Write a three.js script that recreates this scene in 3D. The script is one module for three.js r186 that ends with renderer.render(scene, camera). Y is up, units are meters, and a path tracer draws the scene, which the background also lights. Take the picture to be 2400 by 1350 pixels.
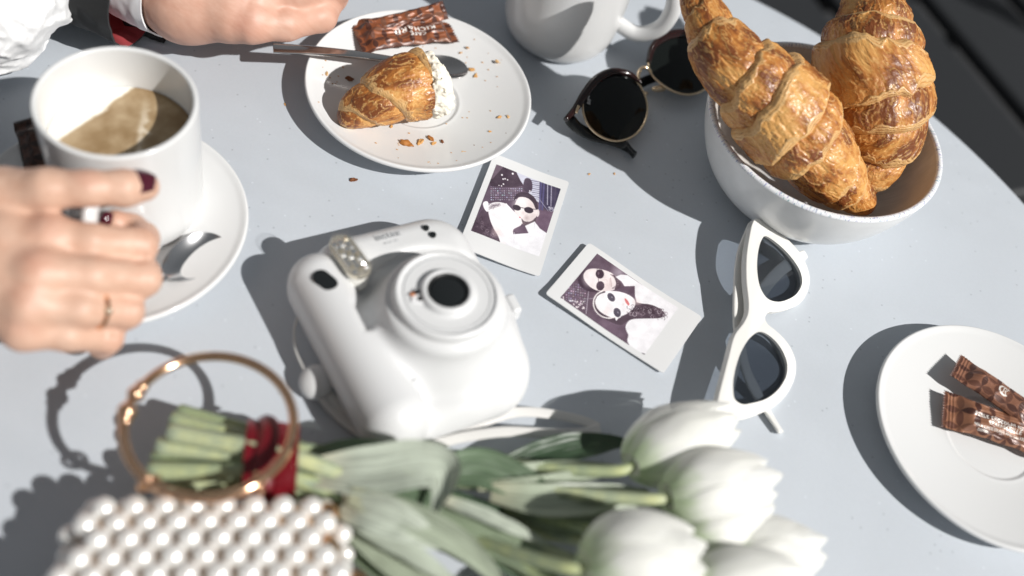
import * as THREE from 'three';
import { ImprovedNoise } from 'three/addons/math/ImprovedNoise.js';
import { mergeGeometries, mergeVertices, toCreasedNormals } from 'three/addons/utils/BufferGeometryUtils.js';
import { RoundedBoxGeometry } from 'three/addons/geometries/RoundedBoxGeometry.js';

// ───────────────────────── camera, sky, sun, exposure ─────────────────────────
const scene = new THREE.Scene();
const F = 2376.6, PITCH = 0.9201, ROLL = 0.3157, EYE = 0.501;      // the table top is y = 0
const camera = new THREE.PerspectiveCamera(2 * Math.atan(675 / F) * 180 / Math.PI, 16 / 9, 0.02, 60);
const fwd = new THREE.Vector3(0, -Math.sin(PITCH), -Math.cos(PITCH));
const r0 = new THREE.Vector3(1, 0, 0), u0 = r0.clone().cross(fwd);
const RIGHT = r0.clone().multiplyScalar(Math.cos(ROLL)).addScaledVector(u0, Math.sin(ROLL));
const UP = u0.clone().multiplyScalar(Math.cos(ROLL)).addScaledVector(r0, -Math.sin(ROLL));
camera.position.set(0, EYE, 0);
camera.up.copy(UP);
camera.lookAt(camera.position.clone().add(fwd));
camera.focus = 0.665;
camera.userData.fStop = 2.4;
scene.add(camera);

const SX = -1.03, SZ = -0.37;                                        // where a shadow falls per metre of height
const sun = new THREE.DirectionalLight(new THREE.Color(1.0, 0.975, 0.94), 4.25);
sun.position.set(-SX * 3, 3, -SZ * 3); sun.target.position.set(0, 0, -0.4);
sun.position.add(sun.target.position);
sun.castShadow = true; sun.shadow.radius = 1.6; sun.shadow.mapSize.set(2048, 2048);
Object.assign(sun.shadow.camera, { left: -0.9, right: 0.9, top: 0.9, bottom: -0.9, near: 0.5, far: 8 });
scene.add(sun, sun.target);

{ // pale open sky
  const w = 128, h = 64, d = new Float32Array(w * h * 4), n = new ImprovedNoise();
  for (let j = 0; j < h; j++) for (let i = 0; i < w; i++) {
    const el = ((j + 0.5) / h - 0.5) * Math.PI, az = i / w * Math.PI * 2, k = (j * w + i) * 4;
    const s = Math.max(0, Math.sin(el));
    const c = 0.5 + 0.5 * n.noise(Math.cos(az) * 1.6 * Math.cos(el) + 9, s * 3 + 4, Math.sin(az) * 1.6 * Math.cos(el));
    const L = 0.195 * (1.15 - 0.5 * s) * (0.8 + 0.4 * c);
    d[k] = L * 0.94; d[k + 1] = L * 1.0; d[k + 2] = L * 1.06; d[k + 3] = 1;
    if (el < 0) { d[k] = d[k + 1] = d[k + 2] = 0.05; }
  }
  const t = new THREE.DataTexture(d, w, h, THREE.RGBAFormat, THREE.FloatType);
  t.mapping = THREE.EquirectangularReflectionMapping; t.magFilter = THREE.LinearFilter; t.minFilter = THREE.LinearFilter; t.needsUpdate = true;
  scene.background = t; scene.environment = t;
}
const renderer = new THREE.WebGLRenderer({ antialias: true });
renderer.toneMapping = THREE.LinearToneMapping;
renderer.toneMappingExposure = 1.12;
renderer.shadowMap.enabled = true;

// ───────────────────────── helpers ─────────────────────────
const V = (x, y, z) => new THREE.Vector3(x, y, z);
const PN = new ImprovedNoise();
const nz = (x, y, z = 0) => PN.noise(x, y, z);
const fbm = (x, y, z, o = 4) => { let a = 0, g = 0.5; for (let k = 0; k < o; k++) { a += g * PN.noise(x, y, z); x = x * 2.03 + 7.1; y = y * 2.03 + 3.7; z = z * 2.03 + 1.3; g *= 0.5; } return a; };
let seed = 7; const rnd = () => (seed = (seed * 16807) % 2147483647) / 2147483647;
const clamp = (x, a = 0, b = 1) => Math.min(b, Math.max(a, x));
const lerp = (a, b, t) => a + (b - a) * t;
const ss = (a, b, x) => { const t = clamp((x - a) / (b - a)); return t * t * (3 - 2 * t); };
// the place on the sight line through a pixel of the 2400 x 1350 photograph that is h metres above the table
function at(px, py, h) {
  const d = fwd.clone().addScaledVector(RIGHT, (px - 1200) / F).addScaledVector(UP, -(py - 675) / F);
  return camera.position.clone().addScaledVector(d, (h - EYE) / d.y);
}
function onPlane(px, py, p, n) {
  const d = fwd.clone().addScaledVector(RIGHT, (px - 1200) / F).addScaledVector(UP, -(py - 675) / F);
  return camera.position.clone().addScaledVector(d, p.clone().sub(camera.position).dot(n) / d.dot(n));
}
const used = {};
function numbered(name) { used[name] = (used[name] ?? -1) + 1; return used[name] ? `${name}_${String(used[name]).padStart(3, '0')}` : name; }
function thing(name, label, category, pos = [0, 0, 0], turn = 0, group) {
  const o = new THREE.Group(); o.name = numbered(name); scene.add(o);
  if (pos.isVector3) o.position.copy(pos); else o.position.set(...pos);
  o.rotation.y = turn; o.userData = { label, category }; if (group) o.userData.group = group;
  return o;
}
function part(name, geo, mat, parent, extra) {
  const m = new THREE.Mesh(geo, mat); m.name = name; m.castShadow = m.receiveShadow = true; parent.add(m);
  if (extra) Object.assign(m.userData, extra);
  return m;
}
// a part whose shape is given in the scene's own coordinates
function wpart(name, geo, mat, parent, extra) {
  let p = V(0, 0, 0); for (let q = parent; q && q !== scene; q = q.parent) p.add(q.position);
  geo.translate(-p.x, -p.y, -p.z); return part(name, geo, mat, parent, extra);
}
function solo(name, geo, mat, label, category, pos = [0, 0, 0], turn = 0, group) {
  const m = new THREE.Mesh(geo, mat); m.name = numbered(name); m.castShadow = m.receiveShadow = true; scene.add(m);
  if (pos.isVector3) m.position.copy(pos); else m.position.set(...pos);
  m.rotation.y = turn; m.userData = { label, category }; if (group) m.userData.group = group; return m;
}
function std(r, g, b, rough = 0.6, o = {}) { return new THREE.MeshPhysicalMaterial({ color: new THREE.Color().setRGB(r, g, b), roughness: rough, ...o }); }
// grid surface: f(u, v) -> Vector3
function grid(f, nu, nv, { closeV = false, col } = {}) {
  const P = [], UV = [], I = [], C = [];
  for (let i = 0; i <= nu; i++) for (let j = 0; j <= nv; j++) {
    const u = i / nu, v = closeV && j === nv ? 0 : j / nv, p = f(u, v); P.push(p.x, p.y, p.z); UV.push(u, j / nv);
    if (col) C.push(...col(u, v));
  }
  const w = nv + 1;
  for (let i = 0; i < nu; i++) for (let j = 0; j < nv; j++) { const a = i * w + j; I.push(a, a + 1, a + w, a + 1, a + w + 1, a + w); }
  const g = new THREE.BufferGeometry();
  g.setAttribute('position', new THREE.Float32BufferAttribute(P, 3)); g.setAttribute('uv', new THREE.Float32BufferAttribute(UV, 2));
  if (col) g.setAttribute('color', new THREE.Float32BufferAttribute(C, 3));
  g.setIndex(I); g.computeVertexNormals();
  if (closeV) { const N = g.attributes.normal; for (let i = 0; i <= nu; i++) { const a = i * w, b = a + nv; const n = V(N.getX(a) + N.getX(b), N.getY(a) + N.getY(b), N.getZ(a) + N.getZ(b)).normalize(); N.setXYZ(a, n.x, n.y, n.z); N.setXYZ(b, n.x, n.y, n.z); } }
  return g;
}
const lathe = (pts, seg = 128) => new THREE.LatheGeometry(pts.map(([r, y]) => new THREE.Vector2(r, y)), seg);
// smooth profile through control points, in millimetres
function profile(pts, n = 90) { const c = new THREE.CatmullRomCurve3(pts.map(([r, y]) => V(r / 1000, y / 1000, 0)), false, 'centripetal'); return c.getPoints(n).map(p => [Math.max(0, p.x), p.y]); }
const tube = (pts, r, seg = 60, rs = 10, closed = false) => new THREE.TubeGeometry(new THREE.CatmullRomCurve3(pts, closed, 'centripetal'), seg, r, rs, closed);
// sweep of an ellipse (a across, b along `up`) along a curve
function sweep(pts, size, { seg = 60, rs = 16, up = V(0, 1, 0), pow = 2, cap = true } = {}) {
  const c = new THREE.CatmullRomCurve3(pts, false, 'centripetal');
  const e = 1e-4;
  return grid((u0_, v) => {
    let u = cap ? clamp((u0_ * (seg + 4) - 2) / seg) : u0_, k = cap ? (u0_ * (seg + 4) < 0.5 || u0_ * (seg + 4) > seg + 3.5 ? 0.001 : u0_ * (seg + 4) < 1.5 || u0_ * (seg + 4) > seg + 2.5 ? 0.7 : 1) : 1;
    const p = c.getPointAt(u), t = c.getTangentAt(clamp(u, e, 1 - e));
    const s = t.clone().cross(up).normalize(), n = s.clone().cross(t);
    const [a, b, roll = 0] = size(u), th = v * Math.PI * 2 + roll;
    const cx = Math.cos(th), sy = Math.sin(th), q = Math.pow(Math.abs(cx) ** pow + Math.abs(sy) ** pow, -1 / pow);
    return p.addScaledVector(s, cx * q * a * k).addScaledVector(n, sy * q * b * k);
  }, cap ? seg + 4 : seg, rs, { closeV: true });
}
// ── a surface-nets mesher for smooth blended solids
function sdfMesh(f, lo, hi, cell) {
  const nx = Math.ceil((hi[0] - lo[0]) / cell) + 1, ny = Math.ceil((hi[1] - lo[1]) / cell) + 1, nzz = Math.ceil((hi[2] - lo[2]) / cell) + 1;
  const D = new Float32Array(nx * ny * nzz).fill(1), B = 6, id = (i, j, k) => (k * ny + j) * nx + i;
  for (let k0 = 0; k0 < nzz; k0 += B) for (let j0 = 0; j0 < ny; j0 += B) for (let i0 = 0; i0 < nx; i0 += B) {
    const m = f(lo[0] + (i0 + B / 2) * cell, lo[1] + (j0 + B / 2) * cell, lo[2] + (k0 + B / 2) * cell), far = Math.abs(m) > cell * B * 1.9;
    for (let k = k0; k < Math.min(k0 + B, nzz); k++) for (let j = j0; j < Math.min(j0 + B, ny); j++) for (let i = i0; i < Math.min(i0 + B, nx); i++)
      D[id(i, j, k)] = far ? m : f(lo[0] + i * cell, lo[1] + j * cell, lo[2] + k * cell);
  }
  const vi = new Int32Array(nx * ny * nzz).fill(-1), P = [], I = [];
  for (let k = 0; k < nzz - 1; k++) for (let j = 0; j < ny - 1; j++) for (let i = 0; i < nx - 1; i++) {
    let n = 0, x = 0, y = 0, z = 0; const v = [];
    for (let c = 0; c < 8; c++) v[c] = D[id(i + (c & 1), j + (c >> 1 & 1), k + (c >> 2))];
    let neg = 0; for (let c = 0; c < 8; c++) if (v[c] < 0) neg++;
    if (neg === 0 || neg === 8) continue;
    for (let a = 0; a < 8; a++) for (let b = 1; b < 8; b <<= 1) {
      if (a & b) continue; const c = a | b; if ((v[a] < 0) === (v[c] < 0)) continue;
      const t = v[a] / (v[a] - v[c]); n++;
      x += (a & 1) + (b === 1 ? t : 0); y += (a >> 1 & 1) + (b === 2 ? t : 0); z += (a >> 2) + (b === 4 ? t : 0);
    }
    vi[id(i, j, k)] = P.length / 3; P.push(lo[0] + (i + x / n) * cell, lo[1] + (j + y / n) * cell, lo[2] + (k + z / n) * cell);
  }
  const quad = (a, b, c, d, s) => s ? I.push(a, b, c, a, c, d) : I.push(a, c, b, a, d, c);
  for (let k = 1; k < nzz - 1; k++) for (let j = 1; j < ny - 1; j++) for (let i = 1; i < nx - 1; i++) {
    const s = D[id(i, j, k)] < 0;
    if (s !== D[id(i + 1, j, k)] < 0) quad(vi[id(i, j - 1, k - 1)], vi[id(i, j, k - 1)], vi[id(i, j, k)], vi[id(i, j - 1, k)], s);
    if (s !== D[id(i, j + 1, k)] < 0) quad(vi[id(i - 1, j, k - 1)], vi[id(i - 1, j, k)], vi[id(i, j, k)], vi[id(i, j, k - 1)], s);
    if (s !== D[id(i, j, k + 1)] < 0) quad(vi[id(i - 1, j - 1, k)], vi[id(i, j - 1, k)], vi[id(i, j, k)], vi[id(i - 1, j, k)], s);
  }
  const N = new Float32Array(P.length), e = cell * 0.6;
  for (let q = 0; q < P.length; q += 3) {
    const [x, y, z] = [P[q], P[q + 1], P[q + 2]];
    const a = f(x + e, y, z) - f(x - e, y, z), b = f(x, y + e, z) - f(x, y - e, z), c = f(x, y, z + e) - f(x, y, z - e), l = Math.hypot(a, b, c) || 1;
    N[q] = a / l; N[q + 1] = b / l; N[q + 2] = c / l;
  }
  const g = new THREE.BufferGeometry();
  g.setAttribute('position', new THREE.Float32BufferAttribute(P, 3)); g.setAttribute('normal', new THREE.BufferAttribute(N, 3)); g.setIndex(I);
  const uv = new Float32Array(P.length / 3 * 2); for (let q = 0; q < uv.length / 2; q++) { uv[q * 2] = P[q * 3] + P[q * 3 + 1] * 0.4; uv[q * 2 + 1] = P[q * 3 + 2] - P[q * 3 + 1] * 0.6; }
  g.setAttribute('uv', new THREE.BufferAttribute(uv, 2));
  return g;
}
const smin = (a, b, k) => { const h = Math.max(k - Math.abs(a - b), 0) / k; return Math.min(a, b) - h * h * k * 0.25; };
const smax = (a, b, k) => -smin(-a, -b, k);
function cone(a, b, ra, rb) { const d = b.clone().sub(a), L = d.dot(d) || 1e-9; return (x, y, z) => { const px = x - a.x, py = y - a.y, pz = z - a.z, t = clamp((px * d.x + py * d.y + pz * d.z) / L); return Math.hypot(px - d.x * t, py - d.y * t, pz - d.z * t) - lerp(ra, rb, t); }; }
// ── textures
function canvasTex(w, h, draw, srgb = true) {
  const c = document.createElement('canvas'); c.width = w; c.height = h; draw(c.getContext('2d'), w, h);
  const t = new THREE.CanvasTexture(c); if (srgb) t.colorSpace = THREE.SRGBColorSpace; t.anisotropy = 8; return t;
}
function dataTex(n, f, srgb = false) {
  const d = new Uint8Array(n * n * 4); for (let j = 0; j < n; j++) for (let i = 0; i < n; i++) { const c = f(i / n, j / n), k = (j * n + i) * 4; d[k] = c[0] * 255; d[k + 1] = c[1] * 255; d[k + 2] = c[2] * 255; d[k + 3] = 255; }
  const t = new THREE.DataTexture(d, n, n); t.wrapS = t.wrapT = THREE.RepeatWrapping; t.magFilter = THREE.LinearFilter; t.minFilter = THREE.LinearMipmapLinearFilter; t.generateMipmaps = true; if (srgb) t.colorSpace = THREE.SRGBColorSpace; t.needsUpdate = true; return t;
}
const per = (u, v, f, z) => { const a = u * Math.PI * 2, b = v * Math.PI * 2, r = f / (2 * Math.PI); return PN.noise(Math.cos(a) * r + 11, Math.sin(a) * r + z, Math.cos(b) * r + Math.sin(b) * r * 1.7 + 5); };

// ───────────────────────── materials ─────────────────────────
const glaze = dataTex(256, (u, v) => { const n = 0.5 + 0.35 * per(u, v, 9, 2) + 0.15 * per(u, v, 30, 8); return [n, n, n]; });
const porcelain = std(0.725, 0.73, 0.73, 0.13, { specularIntensity: 0.9 });
const porcelainCup = std(0.69, 0.695, 0.695, 0.18);
const M = {
  chrome: std(0.60, 0.60, 0.61, 0.2, { metalness: 1 }),
  darkSteel: std(0.56, 0.54, 0.53, 0.17, { metalness: 1 }),
  gold: std(0.83, 0.52, 0.33, 0.13, { metalness: 1 }),
  paleGold: std(0.8, 0.62, 0.42, 0.2, { metalness: 1 }),
  black: std(0.012, 0.012, 0.013, 0.35),
  nail: std(0.06, 0.004, 0.014, 0.15, { clearcoat: 1, clearcoatRoughness: 0.05 }),
};

// ───────────────────────── setting: ground, table, dark chair ─────────────────────────
{
  const speck = dataTex(256, (u, v) => { const n = 0.45 + 0.3 * per(u, v, 40, 3) + 0.25 * rnd(); return [n * 0.055, n * 0.056, n * 0.06]; });
  speck.repeat.set(40, 40);
  const g = new THREE.PlaneGeometry(40, 40); g.rotateX(-Math.PI / 2);
  const m = new THREE.Mesh(g, new THREE.MeshStandardMaterial({ map: speck, roughness: 0.9 }));
  m.name = 'ground'; m.position.y = -0.74; m.receiveShadow = true; m.userData = { kind: 'structure', label: 'dark paved ground beyond the edge of the table', }; scene.add(m);
}
const TC = V(0.01, 0, -0.32), TR = 0.448;
{
  const t = thing('round_table', 'round pale grey bistro table that carries the breakfast things', 'table', [TC.x, -0.74, TC.z]);
  const wear = dataTex(512, (u, v) => {
    const n = 1 + 0.018 * per(u, v, 5, 1) + 0.012 * per(u, v, 17, 4) + 0.012 * (rnd() - 0.5), h = rnd(), s = h < 0.0011 ? -0.16 : h > 0.9992 ? 0.10 : 0;
    return [(0.755 + s) * n, (0.778 + s) * n, (0.805 + s) * n];
  }, true);
  wear.repeat.set(2.2, 2.2);
  const bump = dataTex(512, (u, v) => { const n = 0.5 + 0.3 * per(u, v, 30, 5) + 0.2 * (rnd() - 0.5); return [n, n, n]; });
  bump.repeat.set(6, 6);
  const rough = dataTex(256, (u, v) => { const n = 0.46 + 0.1 * per(u, v, 8, 6) + 0.05 * per(u, v, 30, 2); return [n, n, n]; });
  const top = new THREE.MeshPhysicalMaterial({ map: wear, roughness: 1, roughnessMap: rough, bumpMap: bump, bumpScale: 0.00006 });
  const pr = [[0, 0.74], [TR - 0.006, 0.74], [TR - 0.0025, 0.7392], [TR - 0.0006, 0.7372], [TR, 0.7345], [TR, 0.722], [TR - 0.003, 0.72], [0, 0.72]];
  const g = lathe(pr, 200).toNonIndexed(); const gg = toCreasedNormals(g, 0.6), P = gg.attributes.position, U = gg.attributes.uv;
  for (let i = 0; i < P.count; i++) U.setXY(i, P.getX(i) + 0.5, P.getZ(i) + 0.5);
  part('tabletop', gg, top, t);
  part('pedestal', lathe([[0, 0.72], [0.035, 0.72], [0.035, 0.05], [0.05, 0.03], [0.2, 0.015], [0.2, 0], [0, 0]], 40), M.black, t);
}
{ // black slatted chair just past the table, out of focus
  const c = at(2290, 120, -0.27), t = thing('chair', 'black slatted chair pushed beside the table, behind the croissants', 'chair', [c.x, -0.74, c.z], 0.62);
  const seatM = std(0.017, 0.0185, 0.021, 0.55), legM = std(0.01, 0.01, 0.011, 0.5);
  for (let k = 0; k < 4; k++) part('seat_slat', new RoundedBoxGeometry(0.125, 0.022, 0.46, 3, 0.008).translate(-0.245 + k * 0.152, 0.46, 0), seatM, t);
  for (const z of [-0.17, 0.17]) part('rail', new RoundedBoxGeometry(0.6, 0.03, 0.03, 2, 0.006).translate(-0.015, 0.432, z), legM, t);
  for (const x of [-0.26, 0.22]) for (const z of [-0.19, 0.19]) part('leg', new THREE.CylinderGeometry(0.014, 0.012, 0.42, 12).translate(x, 0.21, z), legM, t);
  for (const z of [-0.2, 0.2]) part('back_post', new RoundedBoxGeometry(0.03, 0.46, 0.03, 2, 0.006).translate(0.28, 0.68, z), legM, t);
  part('backrest', new RoundedBoxGeometry(0.025, 0.12, 0.46, 3, 0.008).translate(0.28, 0.86, 0), seatM, t);
}

// ───────────────────────── saucers ─────────────────────────
const PR = 0.0773;
// the height of a plate's upper face at radius r
function plateY(r, h) {
  r /= PR;
  if (r < 0.35) return 0.0052; if (r < 0.385) return 0.0052 + 0.0013 * ss(0.35, 0.37, r) - 0.0002 * ss(0.37, 0.385, r);
  return 0.0063 + (h - 0.0063) * Math.pow((r - 0.385) / 0.615, 1.35);
}
function plate(label, x, z, h, group) {
  const t = thing('saucer', label, 'saucer', [x, 0, z], 0, group), up = [];
  for (let i = 0; i <= 70; i++) { const r = i / 70 * 0.985 * PR; up.push([r, plateY(r, h) + 0.0008 * ss(0.93, 0.985, i / 70 * 0.985)]); }
  const rim = [], c = [PR * 0.985, h - 0.0010], e = up[up.length - 1];
  for (let i = 1; i <= 8; i++) { const a = Math.PI / 2 - i / 8 * Math.PI * 0.9; rim.push([c[0] + 0.0019 * Math.cos(a) * 0.75, e[1] - 0.0016 + 0.0016 * Math.sin(a)]); }
  part('dish', lathe([...up, ...rim, [PR * 0.8, plateY(PR * 0.8, h) - 0.0032], [PR * 0.55, plateY(PR * 0.55, h) - 0.0028], [PR * 0.47, 0.0035], [PR * 0.46, 0.0012]].slice().reverse(), 180), porcelain, t);
  const ring = []; for (let i = 0; i <= 10; i++) { const a = i / 10 * Math.PI; ring.push([PR * 0.44 + PR * 0.025 * Math.cos(a), 0.0012 - 0.0012 * Math.sin(a)]); }
  part('foot_ring', lathe([[PR * 0.41, 0.004], ...ring.reverse(), [PR * 0.47, 0.004]], 120), porcelain, t);
  return t;
}
const UPc = [-0.1025, -0.5082], UPh = 0.0185, RPc = [0.3085, -0.3814], RPh = 0.0150, LSc = [-0.2335, -0.3285], LSh = 0.0175;
plate('white saucer with the bitten croissant, a teaspoon and crumbs', ...UPc, UPh, 'white saucers');
plate('white saucer at the right edge holding two chocolate wrappers', ...RPc, RPh, 'white saucers');
plate('white saucer under the cup of milky coffee', ...LSc, LSh, 'white saucers');

// ───────────────────────── coffee cup ─────────────────────────
const CUP = V(-0.2309, 0.0055, -0.3497), CR = 0.0421, CH = 0.0855;
{
  const t = thing('coffee_cup', 'white cylindrical cup half full of milky coffee, held by its handle', 'cup', CUP);
  const s = 1000, R = CR * s, H = CH * s;
  const out = [[0, 0.6], [R * 0.72, 0.4], [R * 0.86, 0.8], [R * 0.93, 3], [R * 0.965, 8], [R * 0.975, 20], [R * 0.99, H * 0.6], [R, H - 1.4]];
  const lip = []; for (let i = 0; i <= 8; i++) { const a = i / 8 * Math.PI; lip.push([R - 1.5 + 1.5 * Math.cos(a), H - 1.4 + 1.4 * Math.sin(a)]); }
  const inn = [[R - 3, H - 4], [R * 0.92, H * 0.6], [R * 0.905, 20], [R * 0.88, 9], [R * 0.7, 4.5], [0, 4]];
  part('body', lathe([...profile(out, 50), ...lip.map(([a, b]) => [a / s, b / s]).slice(1), ...profile(inn, 40)], 160), porcelainCup, t);
  const k1 = at(150, 326, 0.063).sub(CUP), k2 = at(345, 186, 0.063).sub(CUP), kn = V(-(k2.z - k1.z), 0, k2.x - k1.x).normalize(), ks = R * 0.915 * 2 / s;   // edge between sunlit pale froth and shaded brown, painted into the colour
  const foamAndSun = canvasTex(512, 512, (c, w, h) => {
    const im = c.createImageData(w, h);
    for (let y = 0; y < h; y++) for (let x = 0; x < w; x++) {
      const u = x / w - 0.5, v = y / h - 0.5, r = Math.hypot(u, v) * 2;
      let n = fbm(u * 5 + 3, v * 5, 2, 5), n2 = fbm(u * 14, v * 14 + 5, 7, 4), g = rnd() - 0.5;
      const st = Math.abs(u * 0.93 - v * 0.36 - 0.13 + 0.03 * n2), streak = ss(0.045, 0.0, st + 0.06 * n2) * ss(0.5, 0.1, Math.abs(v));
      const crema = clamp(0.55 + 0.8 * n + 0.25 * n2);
      const sunlitMilk = ss(-0.012, 0.028, -((u * ks - k1.x) * kn.x + (v * ks - k1.z) * kn.z) / ks + 0.05 * n + 0.02 * n2);  // sunlight on the froth painted as cream white, shaded coffee left brown
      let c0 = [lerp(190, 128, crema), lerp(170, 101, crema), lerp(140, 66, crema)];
      c0 = c0.map((q, i) => lerp(q, [246, 241, 230][i], Math.max(streak * 0.55, sunlitMilk)) + g * 14 - (r > 0.94 ? 10 : 0));
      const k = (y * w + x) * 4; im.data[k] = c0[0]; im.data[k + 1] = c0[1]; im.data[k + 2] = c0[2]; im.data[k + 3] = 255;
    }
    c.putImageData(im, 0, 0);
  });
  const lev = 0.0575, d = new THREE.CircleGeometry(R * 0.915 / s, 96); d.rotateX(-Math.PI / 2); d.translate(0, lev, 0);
  part('coffee', d, new THREE.MeshPhysicalMaterial({ map: foamAndSun, roughness: 0.42 }), t);
  const hd = V(0.240, 0, 0.971).normalize();
  const hp = [[0.038, 0.068], [0.052, 0.071], [0.066, 0.066], [0.073, 0.05], [0.069, 0.032], [0.056, 0.02], [0.038, 0.019]].map(([r, y]) => V(hd.x * r, y, hd.z * r));
  const side = V(-hd.z, 0, hd.x);
  part('handle', sweep(hp, () => [0.0062, 0.0042], { seg: 60, rs: 16, up: side }), porcelainCup, t);
}

// ───────────────────────── spoons ─────────────────────────
function spoon(label, bowlC, end, len, wid, steel, rollT, fat, group) {
  const dir = end.clone().sub(bowlC); const L = dir.length(), t = thing('teaspoon', label, 'spoon', bowlC, 0, group);
  const X = dir.clone().normalize(), Z = X.clone().cross(V(0, 1, 0)).normalize().applyAxisAngle(X, rollT), Y = Z.clone().cross(X).normalize();
  const put = (x, y, z) => V(0, 0, 0).addScaledVector(X, x).addScaledVector(Y, y).addScaledVector(Z, z);
  const edge = th => { const c = Math.cos(th), s = Math.sin(th); return [c * len / 2, s * wid / 2 * (1 - 0.16 * c)]; };
  const dep = wid * 0.2;
  const shell = (off) => grid((u, v) => { const [x, z] = edge(v * Math.PI * 2); return put(x * u, -dep * (1 - Math.pow(u, 2.2)) + off, z * u); }, 24, 64, { closeV: true });
  const rim = grid((u, v) => { const [x, z] = edge(v * Math.PI * 2); const k = 1 + 0.012 * Math.sin(u * Math.PI); return put(x * k, -0.0011 * u, z * k); }, 4, 64, { closeV: true });
  part('bowl', mergeGeometries([shell(0), shell(-0.0011), rim]), steel, t);
  const hp = [], n = 8; for (let i = 0; i <= n; i++) { const f = i / n; hp.push(put(lerp(len * 0.47, L, f), Math.sin(f * Math.PI) * 0.002 - 0.0006 * (1 - f), 0)); }
  part('handle', sweep(hp, u => [lerp(0.0024, fat, Math.pow(u, 0.8)), lerp(0.0014, 0.0011, u)], { seg: 60, rs: 20, up: Y, pow: 5 }), steel, t);
  return t;
}
spoon('steel teaspoon with flat handle leaning over the rim of the crumb-covered saucer', at(1036, 154, 0.0155), at(640, 113, 0.0265), 0.0375, 0.0255, M.darkSteel, 0.12, 0.0052);
spoon('shiny teaspoon lying on the saucer under the coffee cup', at(455, 603, 0.0145), at(205, 765, 0.0185), 0.043, 0.0265, M.chrome, -0.1, 0.0045);

// ───────────────────────── mug and bowl ─────────────────────────
{
  const c = V(-0.0285, 0, -0.628), t = thing('mug', 'white mug with looped handle behind the round sunglasses', 'mug', c);
  const H = 95, R = 45.5;
  const out = [[0, 1.2], [24, 1.2], [28, 0.3], [33, 1.2], [38.5, 5.5], [42.5, 15], [44.4, 34], [45.2, 60], [R, H - 1.6]];
  const lip = []; for (let i = 1; i <= 8; i++) { const a = i / 8 * Math.PI; lip.push([(R - 1.7 + 1.7 * Math.cos(a)) / 1000, (H - 1.6 + 1.6 * Math.sin(a)) / 1000]); }
  part('body', lathe([...profile(out, 60), ...lip, ...profile([[R - 3.4, H - 4], [39, 40], [36, 18], [26, 7], [0, 5]], 40)], 140), porcelainCup, t);
  const hd = V(0.97, 0, 0.06).normalize(), hp = [[0.040, 0.079], [0.056, 0.082], [0.071, 0.074], [0.0765, 0.056], [0.072, 0.037], [0.058, 0.026], [0.0385, 0.030]].map(([r, y]) => V(hd.x * r, y, hd.z * r));
  part('handle', sweep(hp, () => [0.0062, 0.0052], { seg: 70, rs: 16, up: V(-hd.z, 0, hd.x) }), porcelainCup, t);
}
const BC = V(0.1669, 0, -0.5476), BR = 0.0827, BH = 0.0621;
const bowlIn = [[BR * 1000 - 4.1, 60.4], [77.2, 52], [73.2, 38], [66, 24.5], [54, 13.5], [34, 7.5], [0, 6.5]];
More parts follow.
